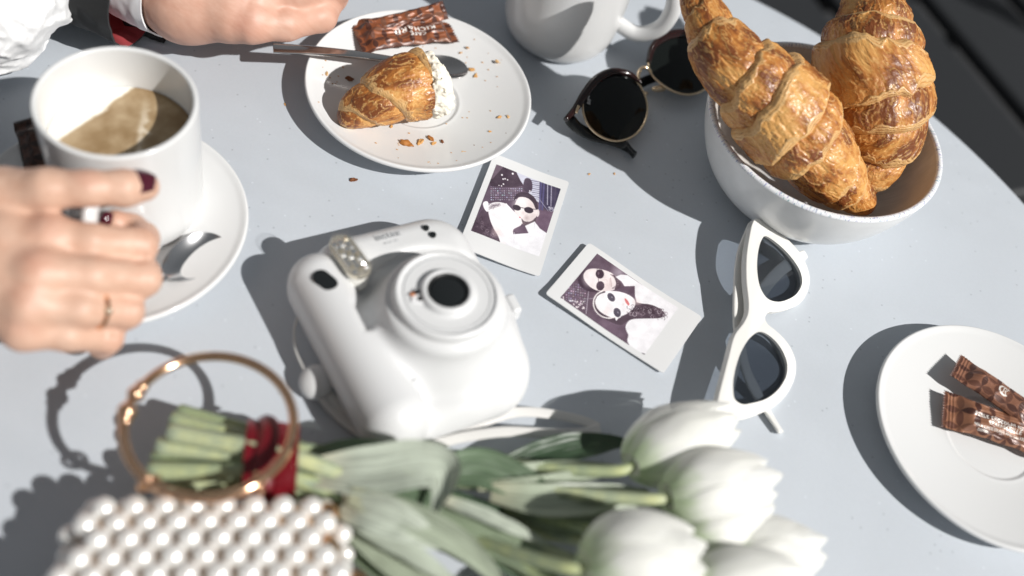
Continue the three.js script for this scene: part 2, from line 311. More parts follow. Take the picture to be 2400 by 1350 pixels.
{
  const t = thing('bowl', 'white stoneware bowl with blue flecked rim holding two croissants', 'bowl', BC);
  const R = BR * 1000, H = BH * 1000;
  const glazeOut = new THREE.MeshPhysicalMaterial({ roughness: 0.24, map: canvasTex(1024, 256, (c, w, h) => { const im = c.createImageData(w, h); for (let y = 0; y < h; y++) for (let x = 0; x < w; x++) { const a = x / w * 6.283, n = fbm(Math.cos(a) * 4, Math.sin(a) * 4, y / h * 5, 4), k = (y * w + x) * 4, q = 1 + 0.06 * n; im.data[k] = 226 * q; im.data[k + 1] = 227 * q; im.data[k + 2] = 227 * q; im.data[k + 3] = 255; } c.putImageData(im, 0, 0); }) });
  const out = [[0, 2.5], [44, 2.5], [46, 0.4], [49, 0.2], [51, 2.2], [60, 9], [70, 22], [77, 38], [81, 52], [R - 0.1, H - 1.8]];
  part('outer_wall', lathe(profile(out, 70), 180), glazeOut, t);
  const rimTex = canvasTex(2048, 64, (c, w, h) => {
    c.fillStyle = '#e9ebee'; c.fillRect(0, 0, w, h);
    for (let i = 0; i < 900; i++) { const x = i / 900 * w + (rnd() - 0.5) * 3, y = rnd() * h, l = 6 + rnd() * 26; c.strokeStyle = `rgba(${96 + rnd() * 60},${112 + rnd() * 50},${150 + rnd() * 40},${0.2 + rnd() * 0.55})`; c.lineWidth = 0.8 + rnd() * 2.2; c.beginPath(); c.moveTo(x, y - l / 2); c.lineTo(x + (rnd() - 0.5) * 4, y + l / 2); c.stroke(); }
  });
  const lip = []; for (let i = 0; i <= 10; i++) { const a = i / 10 * Math.PI; lip.push([(R - 2.1 + 2.1 * Math.cos(a)) / 1000, (H - 1.8 + 1.9 * Math.sin(a)) / 1000]); }
  part('rim', lathe(lip, 220), new THREE.MeshPhysicalMaterial({ map: rimTex, roughness: 0.3 }), t);
  const inTex = canvasTex(2048, 512, (c, w, h) => {
    const im = c.createImageData(w, h);
    for (let y = 0; y < h; y++) for (let x = 0; x < w; x++) {
      const v = y / h, a = x / w * 6.283, k = (y * w + x) * 4;              // v = 0: the last point of the profile (centre)
      const st = 0.5 + 0.5 * fbm(Math.cos(a) * 60, Math.sin(a) * 60, v * 3, 3) * 1.8, n = fbm(Math.cos(a) * 6, Math.sin(a) * 6, v * 6, 4);
      const g = clamp(st), rimw = ss(0.16, 0.02, 1 - v + 0.09 * (g - 0.5) + 0.03 * n);
      const base = [204 + 22 * n + 16 * (g - 0.5), 198 + 22 * n + 16 * (g - 0.5), 192 + 22 * n + 14 * (g - 0.5)], blue = [206 + 40 * (g - 0.5), 212 + 36 * (g - 0.5), 222 + 26 * (g - 0.5)];
      for (let q = 0; q < 3; q++) im.data[k + q] = clamp(lerp(base[q], blue[q], rimw), 0, 255); im.data[k + 3] = 255;
    }
    c.putImageData(im, 0, 0);
  });
  part('inner_wall', lathe(profile(bowlIn, 50).reverse(), 180), new THREE.MeshPhysicalMaterial({ map: inTex, roughness: 0.34 }), t);
}

// ───────────────────────── croissants ─────────────────────────
const crustM = new THREE.MeshPhysicalMaterial({ vertexColors: true, roughness: 0.5, clearcoat: 0.28, clearcoatRoughness: 0.25, bumpMap: dataTex(256, (u, v) => { const n = 0.5 + 0.3 * per(u, v, 14, 3) + 0.2 * per(u, v, 40, 7); return [n, n, n]; }), bumpScale: 0.00025 });
crustM.bumpMap.repeat.set(6, 6);
function crustGeo({ pts, rad, bands, centre = 0.5, slant = 0.3, phase = 0, ns = 520, nt = 340, sd = 0, cut = 1, flat = 0.9, step = 0.0036, dark = 0 }) {
  const c = new THREE.CatmullRomCurve3(pts, false, 'centripetal'), Lc = c.getLength(), P = [], T = [], Nn = [], Bb = [];
  for (let i = 0; i <= ns; i++) { const s = i / ns * cut, t = c.getTangentAt(s), n = V(0, 1, 0).addScaledVector(t, -t.y).normalize(); P.push(c.getPointAt(s)); T.push(t); Nn.push(n); Bb.push(t.clone().cross(n)); }
  const pos = [], C = [], UV = [], I = [];
  for (let i = 0; i <= ns; i++) for (let j = 0; j <= nt; j++) {
    const s = i / ns * cut, th = (j % nt) / nt * Math.PI * 2, R = rad(s);
    const cx = Math.cos(th), sy = Math.sin(th), xs = s * Lc, X = xs, Y = cx * R, Z = sy * R;
    const q = (s - centre) + slant * 0.12 * Math.sin(th + phase) + 0.02 * nz(cx * 1.7 + sd, sy * 1.7, s * 5) + 0.006 * nz(cx * 5 + sd, sy * 5, s * 14);
    const m0 = Math.abs(q) * bands + 0.46, m = m0 + 0.16 * Math.sin(m0 * 2.6 + sd), sg = Math.floor(m) === 0 ? 1 : Math.sign(q), bi = Math.floor(m) * sg, f = m - Math.floor(m);
    const k0 = clamp(R / 0.022, 0.22, 1.2);
    // each strip of dough swells and ends in a sloping cut edge that shows its layers
    const wob = fbm(cx * 2.6 + bi * 5 + sd, sy * 2.6, xs * 18, 3), l0 = clamp(0.76 + 0.09 * Math.sin(bi * 2.7 + sd) + 0.42 * wob, 0.5, 0.95), u = clamp((f - l0) / (1 - l0)), lip = ss(0, 0.12, u) * (1 - ss(0.97, 1, u) * 0.5);
    let g = f < l0 ? lerp(-0.42, 0.42, Math.pow(clamp(f / l0), 0.62)) + 0.12 * Math.sin(clamp(f / l0) * Math.PI) : lerp(0.42, -0.42, Math.pow(u, 2.6));
    const nl = 3 + (Math.abs(bi) % 2), ter = u * nl - Math.floor(u * nl), crack = ss(0.0, 0.22, ter) * (1 - ss(0.85, 1, ter));
    g += lip * (0.16 * crack - 0.10) * (0.7 + 0.9 * nz(cx * 6 + bi, sy * 6, xs * 40));
    // flaky crust: shallow terraces with broken edges, wrinkles and blisters
    const n1 = fbm(X * 62 + sd + bi * 2, Y * 105, Z * 105, 5), v = n1 * 4.2 + 6, fl = v - Math.floor(v), terr = (Math.floor(v) + ss(0.8, 1, fl) - 6) / 4.2;
    const wr = fbm(X * 120 + sd * 3, Y * 330, Z * 330 + bi * 2.3, 3), bl = nz(X * 58 + bi * 3, Y * 70 + sd, Z * 70), fine = fbm(X * 480, Y * 620 + sd, Z * 620, 3);
    const dsp = (1 - lip * 0.8) * (0.0014 * terr + 0.0007 * wr + 0.0008 * bl) + 0.00035 * fine;
    const r = R * (1 + 0.07 * nz(cx * 1.5 + sd, sy * 1.5, xs * 26)) + step * k0 * g + dsp * k0;
    const p = P[i].clone().addScaledVector(Nn[i], cx * r * flat).addScaledVector(Bb[i], sy * r);
    pos.push(p.x, p.y, p.z); UV.push(xs * 10, th * R * 10);
    // baked colour: glazed brown, flaked to gold, pale along the cut layers
    const n2 = fbm(X * 26 + sd * 1.7 + bi * 3.1, Y * 40, Z * 40 + bi, 4);
    const toast = clamp(0.47 + dark + (bi === 0 ? -0.2 : 0.1 * Math.sin(bi * 1.9 + sd)) + 2.0 * n2 + 1.15 * n1 + 0.6 * wr + 0.4 * fine + 0.14 * Math.sin(clamp(f / l0) * Math.PI)), broken = ss(0.66, 0.9, fl) * (1 - ss(0.94, 1, fl));
    const gold = [0.67, 0.345, 0.10], mid = [0.46, 0.17, 0.032], brn = [0.185, 0.05, 0.009];
    let c3 = [0, 1, 2].map(a => toast < 0.5 ? lerp(gold[a], mid[a], toast * 2) : lerp(mid[a], brn[a], toast * 2 - 1));
    c3 = c3.map((x, a) => lerp(x, [0.74, 0.45, 0.16][a], broken * 0.55 * (1 - lip)));
    const pal = lip * clamp(0.42 + 0.7 * crack - 0.45 * (1 - crack) + 1.3 * n1 + 0.9 * nz(cx * 3 + bi * 2, sy * 3, xs * 20 + sd));
    c3 = c3.map((x, a) => lerp(x, [0.70, 0.43, 0.18][a], clamp(pal)));
    C.push(...c3);
  }
  const w = nt + 1; for (let i = 0; i < ns; i++) for (let j = 0; j < nt; j++) { const a = i * w + j; I.push(a, a + w, a + 1, a + 1, a + w, a + w + 1); }
  const gm = new THREE.BufferGeometry(); gm.setAttribute('position', new THREE.Float32BufferAttribute(pos, 3)); gm.setAttribute('color', new THREE.Float32BufferAttribute(C, 3)); gm.setAttribute('uv', new THREE.Float32BufferAttribute(UV, 2)); gm.setIndex(I); gm.computeVertexNormals();
  return { gm, c, end: { p: P[ns], t: T[ns], n: Nn[ns], b: Bb[ns] } };
}
const spl = (xs, ys) => { const c = new THREE.CatmullRomCurve3(xs.map((x, i) => V(x, ys[i], 0)), false, 'catmullrom', 0.5); const tab = c.getPoints(200); return s => { let k = 0; while (k < 199 && tab[k + 1].x < s) k++; const a = tab[k], b = tab[k + 1]; return Math.max(1e-5, lerp(a.y, b.y, clamp((s - a.x) / Math.max(1e-6, b.x - a.x)))); }; };
{
  const P1 = [[1612, -42, 0.122], [1655, 40, 0.114], [1702, 130, 0.106], [1796, 222, 0.094], [1868, 306, 0.079], [1938, 390, 0.061], [2000, 452, 0.045], [2042, 494, 0.036]].map(a => at(...a));
  const a = crustGeo({ pts: P1, rad: spl([0, 0.05, 0.18, 0.34, 0.5, 0.64, 0.8, 0.93, 0.985, 1], [0.005, 0.0102, 0.0165, 0.0258, 0.0338, 0.0298, 0.0208, 0.0125, 0.0065, 0.0005]), bands: 8.6, centre: 0.50, slant: 0.16, phase: 2.0, sd: 3.3, step: 0.0040 });
  const t = thing('croissant', 'croissant lying over the left rim of the bowl, tip up', 'croissant', BC.clone().setY(0.05), 0, 'whole croissants in the bowl');
  wpart('crust', a.gm, crustM, t);
  const P2 = [[2044, -75, 0.118], [2040, -10, 0.112], [2046, 70, 0.104], [2038, 160, 0.092], [2056, 250, 0.077], [2052, 335, 0.058], [2024, 410, 0.040], [1990, 470, 0.026]].map(q => at(...q));
  const b = crustGeo({ pts: P2, rad: spl([0, 0.06, 0.18, 0.32, 0.48, 0.62, 0.78, 0.92, 0.985, 1], [0.0105, 0.0145, 0.0190, 0.0300, 0.0385, 0.0365, 0.0262, 0.0145, 0.007, 0.0005]), bands: 7.8, centre: 0.47, slant: -0.22, phase: 1.2, sd: 8.1, dark: 0.1, step: 0.0040 });
  const t2 = thing('croissant', 'upright croissant on the right side of the bowl, darker glazed', 'croissant', BC.clone().setY(0.05), 0, 'whole croissants in the bowl');
  wpart('crust', b.gm, crustM, t2);
}
{ // the bitten one
  const P = [[796, 290, 0.016], [832, 262, 0.022], [880, 236, 0.029], [930, 212, 0.034], [985, 196, 0.036], [1040, 190, 0.036]].map(q => at(...q));
  const a = crustGeo({ pts: P, rad: spl([0, 0.04, 0.15, 0.35, 0.55, 0.75, 1], [0.001, 0.0065, 0.0115, 0.0165, 0.0205, 0.0225, 0.0225]), bands: 3.1, centre: 0.98, slant: 0.9, phase: 2.3, sd: 5.2, cut: 0.82, ns: 320, nt: 300, flat: 0.95, step: 0.003 });
  const t = thing('bitten_croissant', 'half eaten croissant with its white crumb torn open on the saucer', 'croissant', [P[3].x, 0.02, P[3].z]);
  wpart('crust', a.gm, crustM, t);
  const { p, t: tn, n, b } = a.end;
  const cen = p.clone().addScaledVector(tn, 0.0012).addScaledVector(n, -0.0015).addScaledVector(b, 0.001);
  const crumbF = (x, y, z) => {
    const dx = x - cen.x, dy = y - cen.y, dz = z - cen.z, u = dx * tn.x + dy * tn.y + dz * tn.z, v = dx * n.x + dy * n.y + dz * n.z, w = dx * b.x + dy * b.y + dz * b.z;
    const lean = u - 0.35 * Math.max(0, -v) - 0.15 * w, e = Math.hypot(lean / 0.0140, v / 0.0216, w / 0.0222) * 0.0140 - 0.0140;
    const rag = 0.0062 * fbm(x * 80, y * 80, z * 80, 3) + 0.0018 * fbm(x * 210 + 4, y * 210, z * 210, 3), pit = 0.0012 * Math.max(0, nz(x * 300, y * 300, z * 300) - 0.1);
    return Math.max(e - rag + pit, -u - 0.0060) * 0.6;
  };
  const cm = new THREE.MeshPhysicalMaterial({ color: new THREE.Color().setRGB(0.84, 0.79, 0.68), roughness: 0.95, bumpMap: glaze, bumpScale: 0.0001 });
  wpart('torn_crumb', sdfMesh(crumbF, [cen.x - 0.032, Math.max(0.004, cen.y - 0.03), cen.z - 0.034], [cen.x + 0.034, cen.y + 0.034, cen.z + 0.034], 0.00075), cm, t);
}
// flakes
{
  const flake = (s, fl, k) => { const g = new THREE.IcosahedronGeometry(1, 3), q = g.attributes.position; for (let i = 0; i < q.count; i++) { const v = V(q.getX(i), q.getY(i), q.getZ(i)); v.multiplyScalar(1 + 0.7 * nz(v.x * 1.6 + k * 9, v.y * 1.6, v.z * 1.6)); q.setXYZ(i, v.x * s * 1.5, v.y * s * fl + 0.5 * s * nz(v.x + k, 3, v.z), v.z * s * 0.85); } const m = mergeVertices((g.deleteAttribute('normal'), g.deleteAttribute('uv'), g)); m.computeVertexNormals(); return m; };
  const mats = [std(0.42, 0.17, 0.04, 0.6), std(0.56, 0.3, 0.1, 0.7), std(0.16, 0.05, 0.012, 0.6), std(0.66, 0.42, 0.2, 0.8)];
  const on = (x, y) => { const q = at(x, y, 0.01), r = Math.hypot(q.x - UPc[0], q.z - UPc[1]); if (r > PR) return at(x, y, 0); const h = plateY(r, UPh); return at(x, y, h); };
  const big = [[952, 338, 5, 0], [986, 333, 3.6, 1], [1009, 325, 3, 0], [1016, 337, 2.4, 1], [1036, 332, 2, 2], [1106, 163, 3, 1], [1115, 178, 2.6, 1], [1166, 145, 2.2, 3], [1171, 275, 2.2, 1], [1191, 274, 1.7, 3], [1150, 309, 1.7, 1], [1186, 314, 1.2, 2], [948, 376, 2.2, 1], [1003, 387, 3, 1], [1112, 342, 1.2, 2], [1087, 357, 2, 3], [766, 173, 2, 3], [818, 185, 3.6, 2], [917, 297, 1.8, 1], [1096, 112, 1.6, 1], [1080, 124, 1.4, 1], [668, 245, 1.4, 1]];
  const own = { 0: 'largest brown flake, lying just below the bitten croissant', 1: 'oval golden flake right of the largest flake below the bitten croissant', 5: 'golden crumb beside the tip of the teaspoon bowl, upper of two', 6: 'golden crumb beside the tip of the teaspoon bowl, lower of two', 7: 'pale crumb alone on the upper right of the crumb-covered saucer', 17: 'dark brown flake in the shadow left of the bitten croissant', 21: 'small crumb on the table in the shadow left of the crumb-covered saucer' };
  big.forEach(([x, y, s, m], i) => { const p = on(x, y); p.y += 0.0006 * s * 0.25; solo('croissant_flake', flake(s * 0.00056, 0.34, i), mats[m], own[i] ?? 'small croissant crumb scattered on the rim of the crumb-covered saucer', 'crumb', p, i * 1.3, 'croissant flakes on and round the crumb-covered saucer'); });
  solo('croissant_flake', flake(0.0017, 0.35, 41), mats[2], 'dark brown flake lying alone on the table below the saucer', 'crumb', at(829, 421, 0.0006), 0.4);
  for (const [x, y, k] of [[1381, 408, 1], [1440, 407, 2]]) solo('croissant_flake', flake(0.0007, 0.5, k + 50), mats[1], 'tiny golden flake on the table above the instant photos', 'crumb', at(x, y, 0.0003), k, 'tiny flakes on the bare table');
  const dust = []; for (let i = 0; i < 60; i++) { const a = rnd() * 6.28, r = PR * (0.3 + 0.62 * Math.sqrt(rnd())), g = flake(0.00022 + rnd() * 0.0003, 0.5, i + 70); g.translate(UPc[0] + Math.cos(a) * r, plateY(r, UPh) + 0.0002, UPc[1] + Math.sin(a) * r); dust.push(g); }
  const o = solo('crumbs', mergeGeometries(dust), mats[1], 'fine pale crumbs scattered over the saucer', 'crumbs'); o.userData.kind = 'stuff';
}

// ───────────────────────── chocolate wrappers ─────────────────────────
function leafy(c, w, h, ground, s, tones) {
  c.fillStyle = ground; c.fillRect(0, 0, w, h);
  for (let y = -s; y < h + s; y += s) for (let x = -s; x < w + s; x += s) for (const [dx, dy] of [[1, 0], [0, 1]]) {
    c.save(); c.translate(x + dx * s / 2, y + dy * s / 2); c.rotate(dy ? Math.PI / 2 : 0); c.fillStyle = tones[Math.floor(rnd() * tones.length)];
    c.beginPath(); c.moveTo(-s / 2, 0); c.quadraticCurveTo(0, -s * 0.42, s / 2, 0); c.quadraticCurveTo(0, s * 0.42, -s / 2, 0); c.fill(); c.restore();
  }
}
const wrapMat = map => new THREE.MeshPhysicalMaterial({ map, roughness: 0.4, metalness: 0.15, clearcoat: 0.2, clearcoatRoughness: 0.3 });
function wrapperGeo(L, Wd, T, sd, { crimp = 0.1, crush = 0.002, nu = 150, nv = 56 } = {}) {
  const face = top => grid((u, v) => {
    const e = Math.min(u, 1 - u), w = v * 2 - 1, body = ss(crimp * 0.85, crimp * 2.6, e), wid = Wd * (1 - 0.12 * ss(0.02, 0.3, e) * body);
    const tooth = e < 0.012 ? (Math.abs(((v * 14) % 1) - 0.5) * 2) * 0.0016 * (u < 0.5 ? -1 : 1) : 0;
    const th = T * body * Math.pow(Math.max(0, 1 - w * w), 0.55);
    const wr = crush * (0.3 + body) * (1 - Math.abs(nz(u * 4.5 + sd, w * 1.3, sd)) * 2.2) * 0.75 + crush * 0.16 * nz(u * 14, w * 4 + sd, 2) + (e < crimp ? 0.00035 * Math.sin(e * 6.283 * 420) : 0) + 0.0003 * body * Math.sin(w * 34) * ss(0.1, 0.5, nz(u * 3 + sd, 2, 1) + 0.3);
    return V((u - 0.5) * L + tooth, (top ? 1 : -0.55) * th * 0.62 + wr * (1 - 0.35 * Math.abs(w)) + (top ? 0.0001 : -0.0001), -w * wid / 2 * (1 + 0.05 * nz(u * 7 + sd, top ? 1 : 1, 9)));
  }, nu, nv);
  const g = mergeGeometries([face(true), face(false)]);
  return g;
}
const brown = '#946650', tones = ['#5c3a2f', '#503027', '#6b4537', '#7a523f'];
const wTexA = canvasTex(768, 256, (c, w, h) => {
  leafy(c, w, h, brown, 110, tones);
  c.strokeStyle = 'rgba(70,34,20,.55)'; c.lineWidth = 2; for (let y = 60; y < h; y += 9) { c.beginPath(); c.moveTo(w * 0.33, y); c.lineTo(w, y); c.stroke(); }
  c.strokeStyle = '#f4efe8'; c.lineWidth = 13; c.beginPath(); c.arc(w * 0.5, h * 0.52, 42, 0.75, Math.PI * 2 - 0.75); c.stroke();
  c.lineWidth = 6; c.beginPath(); c.moveTo(w * 0.5 - 10, h * 0.52 + 30); c.lineTo(w * 0.5 - 10, h * 0.52 - 28); c.arc(w * 0.5, h * 0.52 - 12, 16, -Math.PI / 2, Math.PI / 2); c.lineTo(w * 0.5 + 20, h * 0.52 + 28); c.stroke();
  c.fillStyle = '#f4efe8'; for (let i = -2; i <= 2; i++) { c.beginPath(); c.arc(w * 0.5 + i * 16, h * 0.2 - (2 - Math.abs(i)) * 3, 4, 0, 7); c.fill(); }
});
const wTexB = canvasTex(1024, 340, (c, w, h) => {
  leafy(c, w, h, '#98694f', 150, tones); c.fillStyle = '#f6f1ea'; c.textAlign = 'center';
  c.font = 'bold 50px sans-serif'; c.fillText('PERLE CHOCOLAT AU LAIT', w * 0.56, h * 0.52); c.fillText('ET MASCRILLE', w * 0.56, h * 0.67);
  c.font = 'bold 36px sans-serif'; c.fillText('MILK CHOCOLATE AND SALTED', w * 0.52, h * 0.80); c.font = 'bold 24px sans-serif'; c.fillText('CARAMEL', w * 0.36, h * 0.90);
});
const wTexC = canvasTex(640, 340, (c, w, h) => {
  leafy(c, w, h, '#8e5335', 84, tones); c.fillStyle = '#f2ece6'; c.textAlign = 'center';
  c.save(); c.translate(w * 0.6, h * 0.62); c.rotate(Math.PI); c.font = 'bold 48px sans-serif'; c.fillText('CAFÉ', -4, -26); c.font = 'bold 66px sans-serif'; c.fillText('RICHARD', 0, 34); for (let i = -2; i <= 2; i++) { c.beginPath(); c.arc(i * 18, 66, 5, 0, 7); c.fill(); } c.restore();
});
const wTexD2 = canvasTex(512, 128, (c, w, h) => leafy(c, w, h, '#8e5335', 84, tones));
const wTexD = canvasTex(256, 128, (c, w, h) => leafy(c, w, h, '#4a2a1c', 60, ['#26120b', '#331a10', '#2d160d']));
function layWrapper(label, a, b, Wd, T, map, sd, o = {}, tilt = 0) {
  const d = b.clone().sub(a), L = d.length(), t = thing('chocolate_wrapper', label, 'wrapper', a.clone().add(b).multiplyScalar(0.5), 0, 'brown chocolate wrappers');
  const g = wrapperGeo(L, Wd, T, sd, o), X = d.normalize(), Z = X.clone().cross(V(0, 1, 0)).normalize().applyAxisAngle(X, tilt), Y = Z.clone().cross(X);
  g.applyMatrix4(new THREE.Matrix4().makeBasis(X, Y, Z)); g.computeVertexNormals();
  part('foil', g, wrapMat(map), t); return t;
}
{
  const fl = (x, y, up) => { let q = at(x, y, 0.01); for (let k = 0; k < 4; k++) q = at(x, y, plateY(Math.min(PR, Math.hypot(q.x - RPc[0], q.z - RPc[1])), RPh) + up); return q; };
  layWrapper('brown chocolate stick wrapper printed with a white letter C, upper of two', fl(2243, 857, 0.010), fl(2440, 998, 0.009), 0.0225, 0.0085, wTexA, 2.4, { crush: 0.0011 }, -0.1);
  layWrapper('brown chocolate wrapper printed with white lettering, lower of two on the right saucer', fl(2213, 958, 0.006), fl(2446, 1036, 0.006), 0.0255, 0.008, wTexB, 6.1, { crush: 0.0018 }, 0.12);
  layWrapper('crumpled brown chocolate wrapper on the saucer behind the teaspoon', at(838, 88, 0.0165), at(1054, 62, 0.0165), 0.034, 0.0065, wTexC, 9.3, { crush: 0.0026, crimp: 0.05, nu: 170, nv: 70 }, 0.0);
  { const t = scene.getObjectByName('chocolate_wrapper_002'), c0 = at(872, 66, 0.020), c1 = at(1042, 24, 0.027), d = c1.clone().sub(c0), g = wrapperGeo(d.length(), 0.0135, 0.002, 3.7, { crush: 0.0016, crimp: 0.06, nu: 90, nv: 24 }), X = d.clone().normalize(), Z = X.clone().cross(V(0, 1, 0)).normalize().applyAxisAngle(X, 0.5), Y = Z.clone().cross(X); g.applyMatrix4(new THREE.Matrix4().makeBasis(X, Y, Z)); g.computeVertexNormals(); const m = c0.clone().add(c1).multiplyScalar(0.5); g.translate(m.x, m.y, m.z); wpart('flap', g, wrapMat(wTexD2), t); }
  layWrapper('brown wrapper with serrated end tucked behind the coffee cup', at(62, 282, 0.022), at(92, 420, 0.012), 0.016, 0.006, wTexD, 4.4, { crush: 0.001 }, 0.3);
}

// ───────────────────────── instant photos ─────────────────────────
// an instant print: drawn in the print's own axes, then softened and grained like film
function print_(m, draw) {
  return canvasTex(460, 620, (out, W, H) => {
    const cv = document.createElement('canvas'); cv.width = W; cv.height = H; const c = cv.getContext('2d'); c.setTransform(...m); draw(c);
    const sm = document.createElement('canvas'); sm.width = 150; sm.height = 202; const q = sm.getContext('2d'); q.imageSmoothingEnabled = true; q.drawImage(cv, 0, 0, 150, 202);
    out.imageSmoothingEnabled = true; out.drawImage(sm, 0, 0, W, H);
    const im = out.getImageData(0, 0, W, H); for (let i = 0; i < im.data.length; i += 4) { const px = (i / 4) % W, py = Math.floor(i / 4 / W), g = (rnd() - 0.5) * 9 + 26 * fbm(px / 60, py / 60, m[0] * 9, 2) + 5 * nz(px / 9, py / 9, 3); for (let k = 0; k < 3; k++) im.data[i + k] = clamp(im.data[i + k] * 0.86 + [30, 28, 32][k] + g, 0, 255); } out.putImageData(im, 0, 0);
  });
}
const P_ = (c, col, pts, curve = true) => { c.fillStyle = col; c.beginPath(); if (curve) { const n = pts.length, mid = i => [(pts[i % n][0] + pts[(i + 1) % n][0]) / 2, (pts[i % n][1] + pts[(i + 1) % n][1]) / 2]; c.moveTo(...mid(0)); for (let i = 1; i <= n; i++) c.quadraticCurveTo(...pts[i % n], ...mid(i)); } else pts.forEach((p, i) => i ? c.lineTo(...p) : c.moveTo(...p)); c.closePath(); c.fill(); };
const E_ = (c, col, x, y, a, b, r = 0) => { c.fillStyle = col; c.beginPath(); c.ellipse(x, y, a, b, r, 0, 7); c.fill(); };
const L_ = (c, col, w, ...p) => { c.strokeStyle = col; c.lineWidth = w; c.lineCap = 'round'; c.beginPath(); p.forEach((q, i) => i ? c.lineTo(...q) : c.moveTo(...q)); c.stroke(); };
const soft = (c, x, y, r, col) => { const g = c.createRadialGradient(x, y, 0, x, y, r); g.addColorStop(0, col); g.addColorStop(1, col.replace(/[\d.]+\)$/, '0)')); c.fillStyle = g; c.fillRect(x - r, y - r, 2 * r, 2 * r); };
const curls = (c, n, box, cols, s) => { for (let i = 0; i < n; i++) { c.strokeStyle = cols[Math.floor(rnd() * cols.length)]; c.lineWidth = 1.5 + rnd() * 3; c.beginPath(); const t = rnd(), x = lerp(box[0], box[2], t) + (rnd() - 0.5) * box[4], y = lerp(box[1], box[3], t) + (rnd() - 0.5) * box[4]; c.arc(x, y, s * (0.5 + rnd()), rnd() * 6, rnd() * 6 + 2.4); c.stroke(); } };
{ var kA = 1 / 730350, mA = [810 * 460 * kA, -270 * 620 * kA, 320 * 460 * kA, 795 * 620 * kA, -(810 * 415 + 320 * 75) * 460 * kA, -(795 * 75 - 270 * 415) * 620 * kA]; }
{ var kB = 1 / 596000, mB = [558 * 460 * kB, 455 * 620 * kB, -850 * 460 * kB, 375 * 620 * kB, -(558 * 165 - 850 * 590) * 460 * kB, -(455 * 165 + 375 * 590) * 620 * kB]; }
const photoA = print_(mA, c => {
  c.fillStyle = '#4f3f4c'; c.fillRect(-500, -500, 3000, 3000);
  P_(c, '#cdd0dc', [[655, 140], [880, 200], [950, 260], [930, 520], [850, 470], [760, 330], [700, 250]], false);
  for (let i = 0; i < 10; i++) L_(c, i % 2 ? '#8d8fa6' : '#5b5670', 9, [850, 250 + i * 24], [940, 262 + i * 24]);
  P_(c, '#3c303c', [[770, 215], [850, 230], [862, 340], [830, 400], [745, 390], [740, 300]]);
  P_(c, '#2f2a40', [[950, 250], [1230, 330], [1150, 640], [1100, 620], [1000, 600], [930, 520]], false);
  for (const x of [975, 1010, 1120, 1160]) L_(c, x < 1100 ? '#4b4770' : '#3a3346', 22, [x, 240], [x - 50, 620]);
  L_(c, '#a9a6b8', 12, [1050, 290], [1030, 540]); L_(c, '#a9a6b8', 10, [1096, 305], [1072, 560]); L_(c, '#8d8a9c', 8, [930, 470], [1050, 640]);
  for (let i = 0; i < 12; i++) L_(c, '#b9b7c4', 5, [1030 + rnd() * 100, 570 + rnd() * 70], [1040 + rnd() * 100, 560 + rnd() * 70]);
  for (let i = 0; i < 15; i++) for (let j = 0; j < 7; j++) { const x = 335 + i * 27, y = 345 + j * 27 - i * 1.5; c.fillStyle = `rgba(${190 + rnd() * 50 | 0},${195 + rnd() * 45 | 0},${220 + rnd() * 35 | 0},${(0.15 + 0.7 * rnd()).toFixed(2)})`; c.fillRect(x, y, 9 + rnd() * 12, 8 + rnd() * 9); }
  P_(c, '#33262f', [[380, 60], [655, 150], [742, 325], [600, 350], [335, 352], [300, 200]], false); P_(c, 'rgba(140,118,132,.45)', [[415, 75], [500, 105], [370, 250], [330, 270]], false);
  for (const [x, y, r] of [[480, 205, 12], [615, 181, 13], [493, 255, 10], [516, 250, 10], [547, 262, 9], [495, 316, 10], [470, 340, 8], [440, 336, 7], [820, 380, 9]]) E_(c, '#f3eff0', x, y, r, r);
  P_(c, '#5d4858', [[890, 600], [1150, 640], [1030, 920], [930, 880], [880, 760]], false);
  P_(c, '#3d2e37', [[60, 900], [240, 600], [340, 640], [390, 830], [500, 1060], [300, 1000]]); curls(c, 90, [160, 760, 460, 1010, 130], ['#5f4d58', '#251a20', '#8a7882', '#2f222a'], 14);
  E_(c, '#e4dad6', 905, 645, 20, 46, 0.15); E_(c, '#ebe2de', 762, 605, 140, 182, 0.12); soft(c, 700, 560, 120, 'rgba(246,241,238,0.9)'); soft(c, 850, 560, 90, 'rgba(200,180,174,0.5)'); soft(c, 840, 700, 90, 'rgba(190,165,158,0.35)');
  P_(c, '#33272f', [[605, 520], [640, 430], [720, 395], [830, 410], [905, 490], [915, 610], [880, 600], [858, 520], [790, 462], [690, 455], [640, 490]]);
  P_(c, 'rgba(70,56,60,.9)', [[700, 700], [712, 780], [780, 812], [850, 775], [900, 690], [868, 700], [840, 735], [775, 758], [725, 742]]); for (let i = 0; i < 60; i++) L_(c, i % 3 ? '#4a3b40' : '#7d6e70', 3, [710 + rnd() * 150, 740 + rnd() * 50], [712 + rnd() * 150, 755 + rnd() * 50]); soft(c, 765, 705, 46, 'rgba(150,125,120,0.5)');
  E_(c, '#2c2229', 650, 590, 50, 33, 0.2); E_(c, '#2c2229', 797, 612, 56, 37, 0.12); L_(c, '#2c2229', 7, [610, 562], [700, 585], [745, 592], [895, 600]); soft(c, 725, 650, 30, 'rgba(205,185,178,0.5)');
  P_(c, '#f2f0ef', [[305, 560], [420, 532], [530, 548], [600, 615], [650, 680], [705, 735], [706, 792], [640, 822], [588, 850], [605, 930], [580, 1060], [450, 1060], [420, 930], [350, 830], [300, 680]]); soft(c, 400, 880, 80, 'rgba(228,205,198,0.6)');
